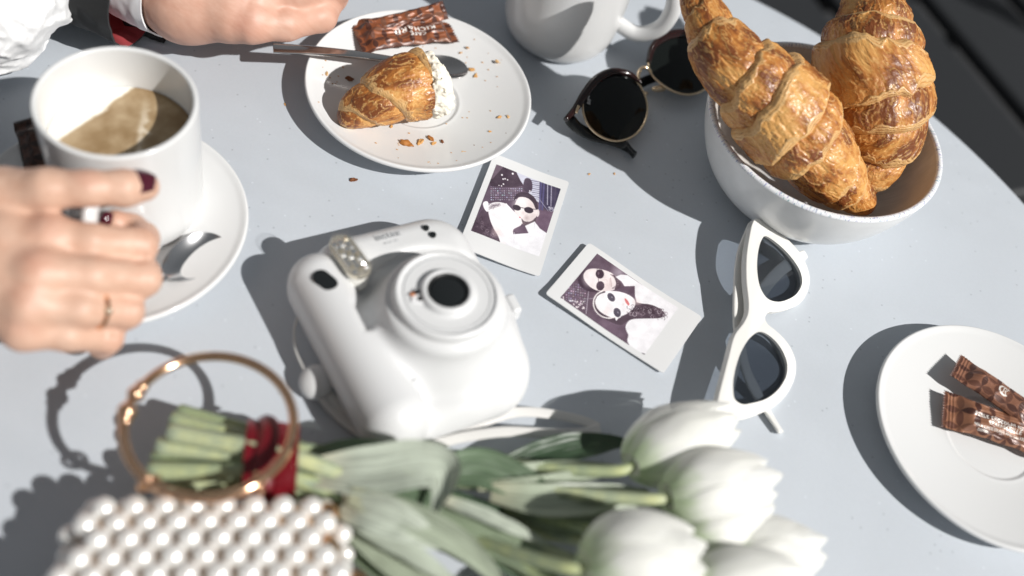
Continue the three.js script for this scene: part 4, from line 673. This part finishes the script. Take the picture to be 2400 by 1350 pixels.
// ───────────────────────── pearl bag ─────────────────────────
{
  const U = V(0.942, 0, -0.336), W = V(0.336, 0, 0.942), O = at(490, 1178, 0.05), sp = 0.01315, row = 0.0083;
  const t = thing('pearl_bag', 'ivory pearl bead handbag with rose gold ring handle', 'handbag', [O.x, 0, O.z]);
  const P = (u, w, y) => V(0, y, 0).addScaledVector(U, u).addScaledVector(W, w);
  const pearlM = [0, 1, 2].map(i => new THREE.MeshPhysicalMaterial({ color: new THREE.Color().setRGB(0.90 - i * 0.012, 0.885 - i * 0.018, 0.855 - i * 0.022), roughness: 0.2, metalness: 0.25, ior: 1.8, clearcoat: 1, clearcoatRoughness: 0.16, sheen: 0.3, sheenColor: new THREE.Color(0.9, 0.75, 0.7) }));
  const goldM = std(0.62, 0.36, 0.2, 0.22, { metalness: 1 });
  const sg = new THREE.SphereGeometry(0.0054, 28, 20);
  const counts = [8, 9, 8, 9, 10, 11, 12, 11, 12, 13];
  const pearl = (p, m) => { const o = part('pearl', sg, m, t); o.position.copy(p); };
  counts.forEach((n, k) => {
    const half = (n - 1) / 2 * sp;
    for (let i = 0; i < n; i++) { const u = -half + i * sp, e = Math.abs(u) / 0.075; pearl(P(u + 0.0003 * nz(i * 3.1, k, 1), k * row, 0.050 - 0.006 * e * e - 0.004 * ss(2, 0, k) + 0.0005 * nz(i * 2.3, k * 1.7, 5)), pearlM[(i * 5 + k * 3) % 3]); }
    if (k % 2 === 0) pearl(P(half + sp * 0.62, k * row + 0.002, 0.041), goldM);
    for (const s of [-1, 1]) for (const y of [0.032, 0.0175]) pearl(P(s * (half + sp * (0.62 + (y < 0.02 ? 0.18 : 0))), k * row + (y < 0.02 ? 0.004 : 0), y), pearlM[k % 3]);
  });
  for (let i = 0; i < 9; i++) for (const y of [0.028, 0.012]) pearl(P((i - 4) * sp + (y < 0.02 ? 0.003 : 0), -0.006 - (y < 0.02 ? 0.001 : 0.0), y), pearlM[i % 3]);
  const lin = new RoundedBoxGeometry(0.1, 0.036, 0.092, 3, 0.008); { const q = lin.attributes.position; for (let i = 0; i < q.count; i++) { const w = q.getZ(i) + 0.043, k = 1 + 0.35 * clamp(w / 0.08), p = P(q.getX(i) * k, w, 0.0275 + q.getY(i)); q.setXYZ(i, p.x, p.y, p.z); } lin.computeVertexNormals(); }
  part('lining', lin, std(0.60, 0.41, 0.26, 0.55), t);
  // ring handle
  const c = V(-0.1163, 0, -0.2076).sub(V(O.x, 0, O.z)), R = 0.0388, rp = a => c.clone().addScaledVector(U, R * Math.cos(a)).addScaledVector(W, -R * Math.sin(a)).setY(0.0535 - 0.002 * Math.sin(a));
  const ringPts = []; for (let i = 0; i < 64; i++) ringPts.push(rp(i / 64 * Math.PI * 2));
  const h = part('ring_handle', new THREE.TubeGeometry(new THREE.CatmullRomCurve3(ringPts, true), 160, 0.0024, 16, true), M.gold, t);
  for (const [a, r] of [[2.72, 0.0042], [2.98, 0.0045], [2.6, 0.0034], [3.1, 0.0034]]) { const g = new THREE.SphereGeometry(r, 24, 18); const p = rp(a); g.translate(p.x, p.y, p.z); part('clasp_bead', g, M.gold, h); }
  for (const a of [-0.9, -2.25]) { const g = new THREE.TorusGeometry(0.0046, 0.0012, 10, 24); const p = rp(a); g.rotateY(a); g.translate(p.x, p.y - 0.002, p.z); part('link', g, M.gold, h); }
}

// ───────────────────────── tulips ─────────────────────────
{
  const petalM = new THREE.MeshPhysicalMaterial({ vertexColors: true, roughness: 0.6, transmission: 0.36, thickness: 0, sheen: 0.2, sheenColor: new THREE.Color(1, 1, 0.95) });
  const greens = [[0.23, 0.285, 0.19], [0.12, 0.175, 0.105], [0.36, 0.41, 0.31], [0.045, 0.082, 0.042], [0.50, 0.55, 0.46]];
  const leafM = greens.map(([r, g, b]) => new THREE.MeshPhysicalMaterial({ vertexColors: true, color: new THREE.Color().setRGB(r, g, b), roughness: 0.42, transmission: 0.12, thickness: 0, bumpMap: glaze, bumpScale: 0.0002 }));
  const stemTex = dataTex(128, (u, v) => { const n = per(u, v, 9, 3), q = 0.86 + 0.16 * n + 0.08 * per(u, v, 34, 5), y = clamp(0.3 + n); return [clamp(q * (0.97 + 0.06 * y)), clamp(q), clamp(q * (1 - 0.14 * y))]; }, true); stemTex.repeat.set(3, 1);
  const stemM = [std(0.46, 0.53, 0.36, 0.5, { map: stemTex }), std(0.54, 0.60, 0.44, 0.5, { map: stemTex }), std(0.40, 0.48, 0.31, 0.5, { map: stemTex })];
  function head(base, dir, Lh, R, k) {
    const X = dir.clone().normalize(), Z = X.clone().cross(Math.abs(X.y) > 0.8 ? V(1, 0, 0) : V(0, 1, 0)).normalize(), Y = Z.clone().cross(X), out = [];
    for (let i = 0; i < 6; i++) {
      const inner = i % 2, a0 = i / 6 * Math.PI * 2 + k, sc = inner ? 0.94 : 1.03, ln = (inner ? 1.02 : 0.97) * (0.97 + 0.05 * rnd()), open = 0.02 + 0.05 * rnd();
      out.push(grid((u, v) => {
        const s = v * 2 - 1, prof = Math.pow(Math.sin(Math.PI * Math.pow(clamp(u * 0.86 + 0.03), 0.72)), 0.72), r = R * sc * (prof + open * u * u);
        const hw = 1.02 * Math.pow(Math.sin(Math.PI * clamp(0.14 + u * 0.84)), 0.5) * (u > 0.999 ? 0.05 : 1), th = a0 + s * hw, rip = 0.0009 * nz(u * 3 + i * 3 + k, s * 1.8, i) + 0.00028 * Math.sin(s * 15 + nz(u * 4, s, k) * 3) * u;
        const rr = r * (1 - 0.06 * s * s) + rip + 0.0012 * (1 - s * s) * u, x = Lh * ln * (u - 0.05 * s * s * u);
        return V(0, 0, 0).addScaledVector(X, x).addScaledVector(Y, rr * Math.cos(th)).addScaledVector(Z, rr * Math.sin(th)).add(base);
      }, 30, 22, { col: (u, v) => { const g = ss(0.22, 0.0, u + 0.08 * nz(v * 6, u * 8, i)), y = 0.05 * nz(u * 3, v * 9, i + k); const vn = 0.035 * nz(v * 30, u * 2.2, i * 5 + k); return [0.93 - 0.32 * g + y + vn, 0.93 - 0.2 * g + y + vn * 0.9, 0.895 - 0.42 * g + y * 0.6 + vn]; } }));
    }
    return out;
  }
  function blade(pts, width, twist = 0, fold = 0.35, tipw = 0.12) {
    const c = new THREE.CatmullRomCurve3(pts.map(p => at(...p)), false, 'centripetal');
    return grid((u, v) => {
      const p = c.getPointAt(u), t = c.getTangentAt(clamp(u, 1e-3, 0.999)), s0 = t.clone().cross(V(0, 1, 0)).normalize(), a = (typeof twist === 'function' ? twist(u) : twist), s = s0.applyAxisAngle(t, a), n = s.clone().cross(t).normalize();
      const w = width * Math.pow(Math.sin(Math.PI * clamp(0.16 + u * 0.83)), 0.8), x = (v * 2 - 1);
      return p.addScaledVector(s, x * w).addScaledVector(n, fold * w * x * x + 0.0009 * nz(u * 6, x * 2, width * 900) + 0.00022 * Math.sin(x * 24 + 2 * nz(u * 3, x, width * 700)));
    }, 70, 40, { col: (u, v) => { const x = v * 2 - 1, k = 1 + 0.30 * nz(x * 9 + width * 3000, u * 1.6, 4) + 0.22 * nz(x * 26, u * 3, width * 5000) + 0.12 * ss(0.86, 1, Math.abs(x)) + 0.15 * nz(u * 4, x * 1.5, width * 2000), y = 0.12 * ss(0.25, 0, u); return [k * (1 + y), k, k * (1 - 0.5 * y)]; } });
  }
  const T = [
    { label: 'white tulip nearest the cat-eye glasses, highest in the bouquet', b: [1478, 1092, 0.038], tip: [1712, 978, 0.034], R: 0.0208, end: [404, 985, 0.022], mid: [660, 1050, 0.028], k: 0.4 },
    { label: 'white tulip in the middle of the bouquet, pointing right', b: [1560, 1166, 0.048], tip: [1806, 1122, 0.042], R: 0.0205, end: [372, 1046, 0.026], mid: [650, 1075, 0.034], k: 1.3 },
    { label: 'white tulip tucked below the middle tulip head', b: [1598, 1262, 0.040], tip: [1800, 1196, 0.034], R: 0.0185, end: [358, 1078, 0.020], mid: [640, 1092, 0.026], k: 2.2 },
    { label: 'rounded white tulip at the lower left of the flower heads', b: [1366, 1330, 0.060], tip: [1640, 1300, 0.054], R: 0.0232, end: [352, 1104, 0.028], mid: [635, 1108, 0.036], k: 3.1 },
    { label: 'white tulip farthest right at the lower edge of the bouquet', b: [1690, 1312, 0.036], tip: [1918, 1282, 0.030], R: 0.0190, end: [384, 1130, 0.020], mid: [650, 1124, 0.024], k: 0.9 },
    { label: 'tulip whose pale stem end is topmost of the bouquet', b: [1500, 1450, 0.05], tip: [1720, 1440, 0.046], R: 0.018, end: [420, 968, 0.018], mid: [664, 1036, 0.024], k: 2.6 },
    { label: 'tulip whose stem end lies lowest beside the pearl bag', b: [1300, 1480, 0.04], tip: [1500, 1480, 0.036], R: 0.018, end: [402, 1150, 0.012], mid: [640, 1136, 0.016], k: 0.2 },
    { label: 'white tulip cut off by the bottom edge of the picture', b: [1610, 1392, 0.050], tip: [1880, 1356, 0.044], R: 0.0195, end: [398, 1014, 0.034], mid: [655, 1062, 0.040], k: 1.9 },
  ];
  const leaves = [
    // [tulip, centre line, half width, twist, material]
    [0, [[712, 1082, 0.030], [800, 1074, 0.035], [900, 1072, 0.036], [985, 1084, 0.032]], 0.0080, -0.35, 1],
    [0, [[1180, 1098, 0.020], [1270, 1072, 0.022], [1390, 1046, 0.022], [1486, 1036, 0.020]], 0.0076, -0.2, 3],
    [0, [[1050, 1104, 0.030], [1180, 1112, 0.030], [1330, 1096, 0.026], [1440, 1090, 0.022]], 0.0042, 0.5, 2],
    [1, [[740, 1110, 0.036], [880, 1108, 0.045], [990, 1090, 0.052], [1040, 1100, 0.053], [1040, 1150, 0.051], [1014, 1214, 0.046]], 0.0105, u => u < 0.5 ? 0.15 : 0.15 + (u - 0.5) * 1.2, 4],
    [1, [[1000, 1120, 0.034], [1120, 1100, 0.036], [1210, 1130, 0.034], [1330, 1190, 0.030]], 0.0085, 0.15, 1],
    [1, [[1120, 1140, 0.034], [1250, 1132, 0.034], [1380, 1112, 0.030], [1462, 1104, 0.027]], 0.0032, 0.6, 2],
    [2, [[780, 1142, 0.034], [900, 1154, 0.040], [1010, 1186, 0.040], [1100, 1240, 0.036]], 0.0078, 0.1, 1],
    [2, [[1150, 1160, 0.036], [1280, 1182, 0.038], [1400, 1172, 0.036], [1520, 1150, 0.034]], 0.0085, -0.25, 2],
    [2, [[1200, 1200, 0.030], [1340, 1206, 0.032], [1480, 1186, 0.030], [1590, 1190, 0.026]], 0.0078, 0.35, 0],
    [3, [[800, 1186, 0.036], [880, 1204, 0.044], [960, 1236, 0.045], [1040, 1286, 0.040]], 0.0078, 0.3, 4],
    [3, [[1030, 1170, 0.044], [1120, 1206, 0.046], [1210, 1246, 0.045], [1290, 1276, 0.042]], 0.0040, -0.4, 4],
    [3, [[900, 1160, 0.038], [1060, 1214, 0.040], [1200, 1290, 0.038], [1320, 1370, 0.034]], 0.0080, 0.1, 0],
    [4, [[1240, 1180, 0.030], [1400, 1206, 0.032], [1560, 1206, 0.030], [1720, 1214, 0.026]], 0.0085, 0.2, 2],
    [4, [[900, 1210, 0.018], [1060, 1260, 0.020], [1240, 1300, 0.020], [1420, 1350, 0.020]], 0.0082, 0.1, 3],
    [5, [[780, 1176, 0.026], [860, 1238, 0.030], [960, 1300, 0.032], [1090, 1385, 0.030]], 0.0055, -0.3, 4],
    [5, [[1060, 1230, 0.030], [1150, 1270, 0.030], [1250, 1340, 0.026], [1330, 1410, 0.022]], 0.0070, 0.35, 1],
    [6, [[820, 1160, 0.042], [960, 1210, 0.046], [1090, 1280, 0.044], [1200, 1390, 0.038]], 0.0060, 0.5, 2],
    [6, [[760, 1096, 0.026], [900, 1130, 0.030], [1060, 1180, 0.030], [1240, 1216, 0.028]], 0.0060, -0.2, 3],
    [7, [[800, 1210, 0.022], [890, 1280, 0.026], [990, 1370, 0.026], [1060, 1440, 0.022]], 0.0070, 0.2, 2],
    [7, [[780, 1220, 0.014], [850, 1290, 0.015], [930, 1370, 0.015], [990, 1440, 0.014]], 0.0070, -0.2, 0],
  ];
  T.forEach((q, i) => {
    const b = at(...q.b), tip = at(...q.tip), m = at(...q.mid), e = at(...q.end), d = tip.clone().sub(b);
    const t = thing('tulip', q.label, 'tulip', e, 0, 'white tulips of the bouquet');
    const far = at(lerp(q.mid[0], q.b[0], 0.5), lerp(q.mid[1], q.b[1], 0.5) + 10, lerp(q.mid[2], q.b[2], 0.5) * 0.55 + 0.003 * (i % 3)), s2 = e.clone().lerp(m, 0.5);
    wpart('stem', sweep([e, s2, m, far, b.clone().addScaledVector(d, -0.08), b.clone().addScaledVector(d, 0.02)], u => [lerp(0.0049, 0.0031, u), lerp(0.0049, 0.0031, u)], { seg: 70, rs: 12 }), stemM[i % 3], t);
    for (const g of head(b, d, d.length(), q.R, q.k)) wpart('petal', g, petalM, t);
    for (const [k, pts, w, tw, mi] of leaves) if (k === i) wpart('leaf', blade(pts, w * 1.22, tw), leafM[mi], t);
  });
  // ribbon round the stems
  const a = at(580, 1080, 0.027), bq = at(716, 1096, 0.029), t = thing('ribbon', 'dark red satin ribbon tied round the tulip stems', 'ribbon', a);
  const sat = std(0.14, 0.003, 0.009, 0.34, { sheen: 0.5, sheenColor: new THREE.Color(0.8, 0.1, 0.12) });
  const ax = bq.clone().sub(a), X = ax.clone().normalize(), Z = X.clone().cross(V(0, 1, 0)).normalize(), Y = Z.clone().cross(X);
  wpart('band', grid((u, v) => { const th = v * Math.PI * 2, k = 1 + 0.05 * nz(u * 4, Math.cos(th) * 2, Math.sin(th) * 2), x = (u - 0.04 + 0.12 * Math.sin(th + 0.4)) * ax.length() * 0.9; return a.clone().addScaledVector(X, x).addScaledVector(Y, 0.0165 * Math.cos(th) * k).addScaledVector(Z, 0.0212 * Math.sin(th) * k); }, 40, 90, { closeV: true }), sat, t);
  wpart('fold', grid((u, v) => { const th = -1.15 + v * 2.5, x = ax.length() * (0.04 + 0.34 * u + 0.3 * v + 0.05 * Math.sin(v * 5)), k = 1.07 + 0.10 * Math.sin(u * Math.PI) + 0.03 * nz(u * 3, v * 4, 2); return a.clone().addScaledVector(X, x).addScaledVector(Y, 0.0165 * Math.cos(th) * k).addScaledVector(Z, 0.0212 * Math.sin(th) * k); }, 30, 60), sat, t);
}

// ───────────────────────── the woman's hand on the cup ─────────────────────────
const skinTex = (n, base) => dataTex(256, (u, v) => { const a = per(u, v, 12, n) * 0.5 + per(u, v, 40, n + 3) * 0.35 + (rnd() - 0.5) * 0.2; return [clamp(base[0] + 0.045 * a), clamp(base[1] + 0.07 * a), clamp(base[2] + 0.075 * a)]; }, true);
function blush(g, spots) { const P = g.attributes.position, C = new Float32Array(P.count * 3); for (let i = 0; i < P.count; i++) { const x = P.getX(i), y = P.getY(i), z = P.getZ(i); let r = 0; for (const [q, d] of spots) r = Math.max(r, ss(d, 0, Math.hypot(x - q.x, y - q.y, z - q.z))); const b = fbm(x * 70, y * 70, z * 70, 3), k = 1 + 0.10 * b - 0.05 * r, e = clamp(0.75 * r + 0.35 * b); C[i * 3] = k; C[i * 3 + 1] = k * (1 - 0.17 * e); C[i * 3 + 2] = k * (1 - 0.19 * e); } g.setAttribute('color', new THREE.BufferAttribute(C, 3)); return g; }
function skinMat(base, n) { const m = new THREE.MeshPhysicalMaterial({ vertexColors: true, map: skinTex(n, base), roughness: 0.5, sheen: 0.25, sheenColor: new THREE.Color(0.9, 0.45, 0.35), bumpMap: glaze, bumpScale: 0.0002 }); m.map.repeat.set(9, 9); return m; }
function bodySDF(chains, k) { // chains: lists of [point, radius]; every chain is one smooth union
  const cs = chains.map(ch => { const o = []; for (let i = 0; i + 1 < ch.length; i++) o.push(cone(ch[i][0], ch[i + 1][0], ch[i][1], ch[i + 1][1])); return o; });
  return (x, y, z) => { let d = 1; cs.forEach((c, n) => { let e = 1; for (const s of c) e = smin(e, s(x, y, z), 0.004); d = smin(d, e, n < 6 && k[n] !== undefined ? k[n] : 0.0048); }); return d; };
}
const pr = (x, y, h, r) => [at(x, y, h), r];
{
  const wrist = pr(-130, 612, 0.050, 0.026);
  const kn = [pr(118, 556, 0.073, 0.0108), pr(92, 640, 0.072, 0.0108), pr(68, 716, 0.064, 0.0102), pr(54, 776, 0.053, 0.0092)];
  const chains = [
    [pr(-620, 650, 0.052, 0.036), pr(-380, 630, 0.052, 0.031), wrist],
    ...kn.map((q, i) => [[wrist[0].clone().lerp(q[0], 0.08), 0.0205 - i * 0.001], [wrist[0].clone().lerp(q[0], 0.6), 0.0158 - i * 0.0008], q]),
    [pr(-60, 560, 0.056, 0.020), pr(20, 565, 0.064, 0.015), pr(60, 610, 0.062, 0.014)],
    // thumb
    [pr(-90, 520, 0.056, 0.018), pr(10, 458, 0.075, 0.0136), pr(110, 444, 0.0855, 0.0104), pr(205, 441, 0.0865, 0.0088), pr(290, 441, 0.0835, 0.0091), pr(338, 437, 0.0805, 0.0078)],
    // fingers, curled round the handle
    [kn[0], pr(215, 566, 0.072, 0.0086), pr(326, 574, 0.063, 0.0089), pr(334, 558, 0.050, 0.0082), pr(308, 536, 0.0465, 0.0076), pr(270, 520, 0.053, 0.0066)],
    [kn[1], pr(220, 646, 0.068, 0.0087), pr(334, 654, 0.056, 0.0090), pr(336, 640, 0.040, 0.0082), pr(270, 610, 0.032, 0.0076), pr(225, 596, 0.031, 0.0066)],
    [kn[2], pr(190, 724, 0.060, 0.0083), pr(294, 730, 0.048, 0.0086), pr(294, 714, 0.033, 0.0078), pr(235, 690, 0.026, 0.0072), pr(195, 676, 0.026, 0.0062)],
    [kn[3], pr(160, 786, 0.049, 0.0075), pr(250, 792, 0.038, 0.0077), pr(240, 806, 0.026, 0.0070), pr(196, 780, 0.018, 0.0064), pr(160, 760, 0.017, 0.0056)],
  ];
  const f0 = bodySDF(chains, [0.02, 0.012, 0.012, 0.012, 0.012, 0.010]);
  const crease = chains.slice(7).flatMap(c => { const d = c[2][0].clone().sub(c[1][0]).normalize(); return [-0.0016, 0.0008, 0.0030].map(o => ({ p: c[2][0].clone().addScaledVector(d, o - 0.0035), d })); });
  const f = (x, y, z) => { let d = f0(x, y, z); if (d < 0.003 && d > -0.003) for (const c of crease) { const ex = x - c.p.x, ey = y - c.p.y, ez = z - c.p.z, a = ex * c.d.x + ey * c.d.y + ez * c.d.z; if (Math.abs(a) < 0.002 && ex * ex + ey * ey + ez * ez < 0.00018) d += 0.0005 * (1 - Math.abs(a) / 0.002); } d += 0.0002 * nz(x * 160, y * 160, z * 160); return d; };
  const t = thing('person', 'woman in white sleeve holding the coffee cup, dark red nails and a gold ring', 'person', [wrist[0].x, 0.05, wrist[0].z]);
  const skin = skinMat([0.80, 0.655, 0.57], 3);
  const spots = [...chains.slice(7).flatMap(c => [[c[2][0], 0.013], [c[c.length - 1][0], 0.012]]), ...kn.map(q => [q[0].clone().add(V(0, 0.008, 0)), 0.014]), [chains[6][3][0].clone().add(V(0, 0.009, 0)), 0.012]];
  wpart('hand', blush(sdfMesh(f, [-0.50, 0.004, -0.42], [-0.16, 0.115, -0.19], 0.0018), spots), skin, t);
  const nail = (p, dir, nrm, L, W) => { const X = dir.clone().normalize(), N = nrm.clone().addScaledVector(X, -nrm.dot(X)).normalize(), Z = X.clone().cross(N); return grid((u, v) => { const a = (u - 0.5) * 2, b = (v - 0.5) * 2, w = W * Math.pow(Math.max(0, 1 - Math.pow(Math.abs(a), 3.2)), 0.45); return p.clone().addScaledVector(X, a * L).addScaledVector(Z, b * w).addScaledVector(N, -W * 0.45 * b * b - 0.0012 * a * a); }, 16, 12); };
  { const a = at(296, 442, 0.0835), b = at(346, 432, 0.0805), d = b.clone().sub(a), cam = camera.position.clone().sub(b).normalize(), n = cam.add(V(-0.1, 0.55, -0.35)); const c = a.clone().lerp(b, 0.62).addScaledVector(n.clone().normalize(), 0.0088); wpart('fingernail', nail(c, d, n, 0.0094, 0.0072), M.nail, t); }
  { const a = at(300, 534, 0.0465), b = at(258, 518, 0.053), d = b.clone().sub(a), cam = camera.position.clone().sub(b).normalize(); const c = b.clone().addScaledVector(cam, 0.0074); wpart('fingernail', nail(c, d, cam.add(V(0.3, 0.2, 0.2)), 0.0045, 0.0042), M.nail, t); }
  { const a = at(190, 724, 0.060), b = at(294, 730, 0.048), X = b.clone().sub(a).normalize(), c = a.clone().lerp(b, 0.40), g = new THREE.TorusGeometry(0.0089, 0.0012, 12, 48); g.applyQuaternion(new THREE.Quaternion().setFromUnitVectors(V(0, 0, 1), X)); g.translate(c.x, c.y, c.z); const r = wpart('ring', g, M.gold, t);
    const n = camera.position.clone().sub(c).normalize(); n.addScaledVector(X, -n.dot(X)).normalize(); const p = c.clone().addScaledVector(n, 0.0094), s = new THREE.SphereGeometry(0.0021, 16, 12); s.translate(p.x, p.y, p.z); wpart('ring_stone', s, std(0.9, 0.82, 0.65, 0.12, { metalness: 1 }), r); }
  // crinkled white sleeve of the other arm, at the corner
  const sl = [[pr(-190, -150, 0.070, 0.052), pr(-40, -20, 0.055, 0.040), pr(28, 60, 0.036, 0.020)], [pr(-40, -40, 0.06, 0.035), pr(60, -40, 0.05, 0.030), pr(148, -8, 0.040, 0.010)], [pr(-60, 30, 0.04, 0.03), pr(-20, 110, 0.024, 0.014), pr(-30, 150, 0.016, 0.006)], [pr(0, 40, 0.05, 0.02), pr(60, 88, 0.026, 0.0085)]];
  const g0 = bodySDF(sl, [0.014, 0.014, 0.014, 0.014]);
  const cr = (x, y, z) => { const a = 1 - Math.abs(nz(x * 30 + z * 14, y * 34, z * 22 + 3)) * 2, b = 1 - Math.abs(nz(x * 85 + 9, y * 85, z * 70)) * 2, e = nz(x * 260, y * 260, z * 260); return g0(x, y, z) - 0.0060 * a - 0.0022 * b - 0.0005 * e + 0.0045; };
  wpart('white_sleeve', sdfMesh(cr, [-0.56, 0.002, -0.70], [-0.315, 0.135, -0.395], 0.0017), std(0.76, 0.765, 0.77, 0.55, { sheen: 0.4, sheenColor: new THREE.Color(1, 1, 1) }), t);
}
// ───────────────────────── the man's hand and sleeve ─────────────────────────
{
  const wrist = pr(430, -2, 0.046, 0.0225);
  const k1 = pr(590, 54, 0.050, 0.0125), k2 = pr(600, -12, 0.060, 0.0128), k3 = pr(610, -90, 0.066, 0.0125);
  const chains = [
    [pr(120, -190, 0.058, 0.030), pr(280, -90, 0.050, 0.026), wrist],
    [[wrist[0].clone().lerp(k1[0], 0.15), 0.0205], [wrist[0].clone().lerp(k1[0], 0.7), 0.0165], k1],
    [[wrist[0].clone().lerp(k2[0], 0.15), 0.0205], [wrist[0].clone().lerp(k2[0], 0.7), 0.0185], k2],
    [wrist, pr(520, -60, 0.058, 0.020), k3],
    [k1, pr(670, 56, 0.048, 0.0106), pr(752, 38, 0.044, 0.0102), pr(782, -8, 0.042, 0.0092), pr(745, -56, 0.043, 0.0082)],
    [k2, pr(690, -20, 0.062, 0.0112), pr(790, -34, 0.056, 0.0108), pr(815, -94, 0.05, 0.0095), pr(765, -114, 0.046, 0.0085)],
    [k3, pr(700, -110, 0.070, 0.0108), pr(800, -120, 0.064, 0.0102), pr(815, -160, 0.055, 0.009)],
    [pr(470, -70, 0.05, 0.017), pr(600, -130, 0.045, 0.0125), pr(700, -150, 0.045, 0.011)],
  ];
  const f0 = bodySDF(chains, [0.02, 0.016, 0.016, 0.016]);
  const t = thing('person', 'man in black jacket and white shirt cuff resting a hand behind the saucer', 'person', [wrist[0].x, 0.05, wrist[0].z]);
  wpart('hand', blush(sdfMesh((x, y, z) => f0(x, y, z) + 0.0002 * nz(x * 150, y * 150, z * 150), [-0.40, 0.004, -0.78], [-0.08, 0.115, -0.45], 0.0017), [[k1[0].clone().add(V(0, 0.006, 0.008)), 0.016], [k2[0].clone().add(V(0, 0.008, 0)), 0.016], [chains[4][2][0], 0.014], [chains[5][2][0], 0.014]]), skinMat([0.795, 0.625, 0.545], 8), t);
  // sleeves are open tubes with a hem
  const sleeve = (pts, size, th, wr, hem, k) => {
    const c = new THREE.CatmullRomCurve3(pts.map(p => at(...p)), false, 'centripetal');
    const sh = (off, flip) => grid((u, v) => { const uu = flip ? 1 - u : u, p = c.getPointAt(clamp(uu)), tn = c.getTangentAt(clamp(uu, 1e-3, 0.999)), s = tn.clone().cross(V(0, 1, 0)).normalize(), n = s.clone().cross(tn), a = v * Math.PI * 2, [ra, rb] = size(uu); const w = wr * (fbm(uu * 3 + k, Math.cos(a) * 1.6, Math.sin(a) * 1.6, 3) * 1.6 + 0.4 * nz(uu * 14, Math.cos(a) * 2 + k, Math.sin(a) * 2)); const cut = hem * uu * (Math.cos(a + k)); return p.addScaledVector(tn, cut).addScaledVector(s, Math.cos(a) * (ra + off + w)).addScaledVector(n, Math.sin(a) * (rb + off + w)); }, 60, 96, { closeV: true });
    const e = sh(0, false), i = sh(-th, true), lip = grid((u, v) => { const a = new THREE.Vector3().fromBufferAttribute(e.attributes.position, 60 * 97 + Math.round(v * 96)), b = new THREE.Vector3().fromBufferAttribute(i.attributes.position, Math.round(v * 96)); return a.lerp(b, u); }, 3, 96);
    return [e, i, lip];
  };
  const j = sleeve([[-120, -330, 0.072], [40, -210, 0.060], [200, -110, 0.052], [338, -36, 0.047]], u => [lerp(0.052, 0.043, u), lerp(0.048, 0.041, u)], 0.0014, 0.004, 0.004, 0.6);
  const cloth = std(0.010, 0.0105, 0.011, 0.85, { sheen: 0.25, sheenColor: new THREE.Color(0.4, 0.42, 0.45), bumpMap: glaze, bumpScale: 0.0002 });
  const js = wpart('jacket_sleeve', mergeGeometries([j[0], j[2]]), cloth, t);
  wpart('sleeve_lining', j[1], std(0.32, 0.05, 0.055, 0.5), js);
  // the open vent of the sleeve lies on the table
  wpart('sleeve_vent', grid((u, v) => { const a = at(262, 20, 0.016).lerp(at(300, 74, 0.0042), v), b = at(415, 62, 0.012).lerp(at(384, 102, 0.0016), v), p = a.lerp(b, u); p.y += 0.0028 * Math.sin(v * Math.PI) * (1 - u) + 0.0016 * nz(u * 5, v * 4, 2); return p; }, 40, 24), cloth, js);
  const cuff = sleeve([[170, -140, 0.052], [255, -100, 0.050], [340, -55, 0.047], [420, -14, 0.0455]], u => [0.0325, 0.0300], 0.0011, 0.0013, 0.007, 2.6);
  wpart('shirt_cuff', mergeGeometries(cuff), std(0.78, 0.785, 0.80, 0.7), t);
}
renderer.render(scene, camera);
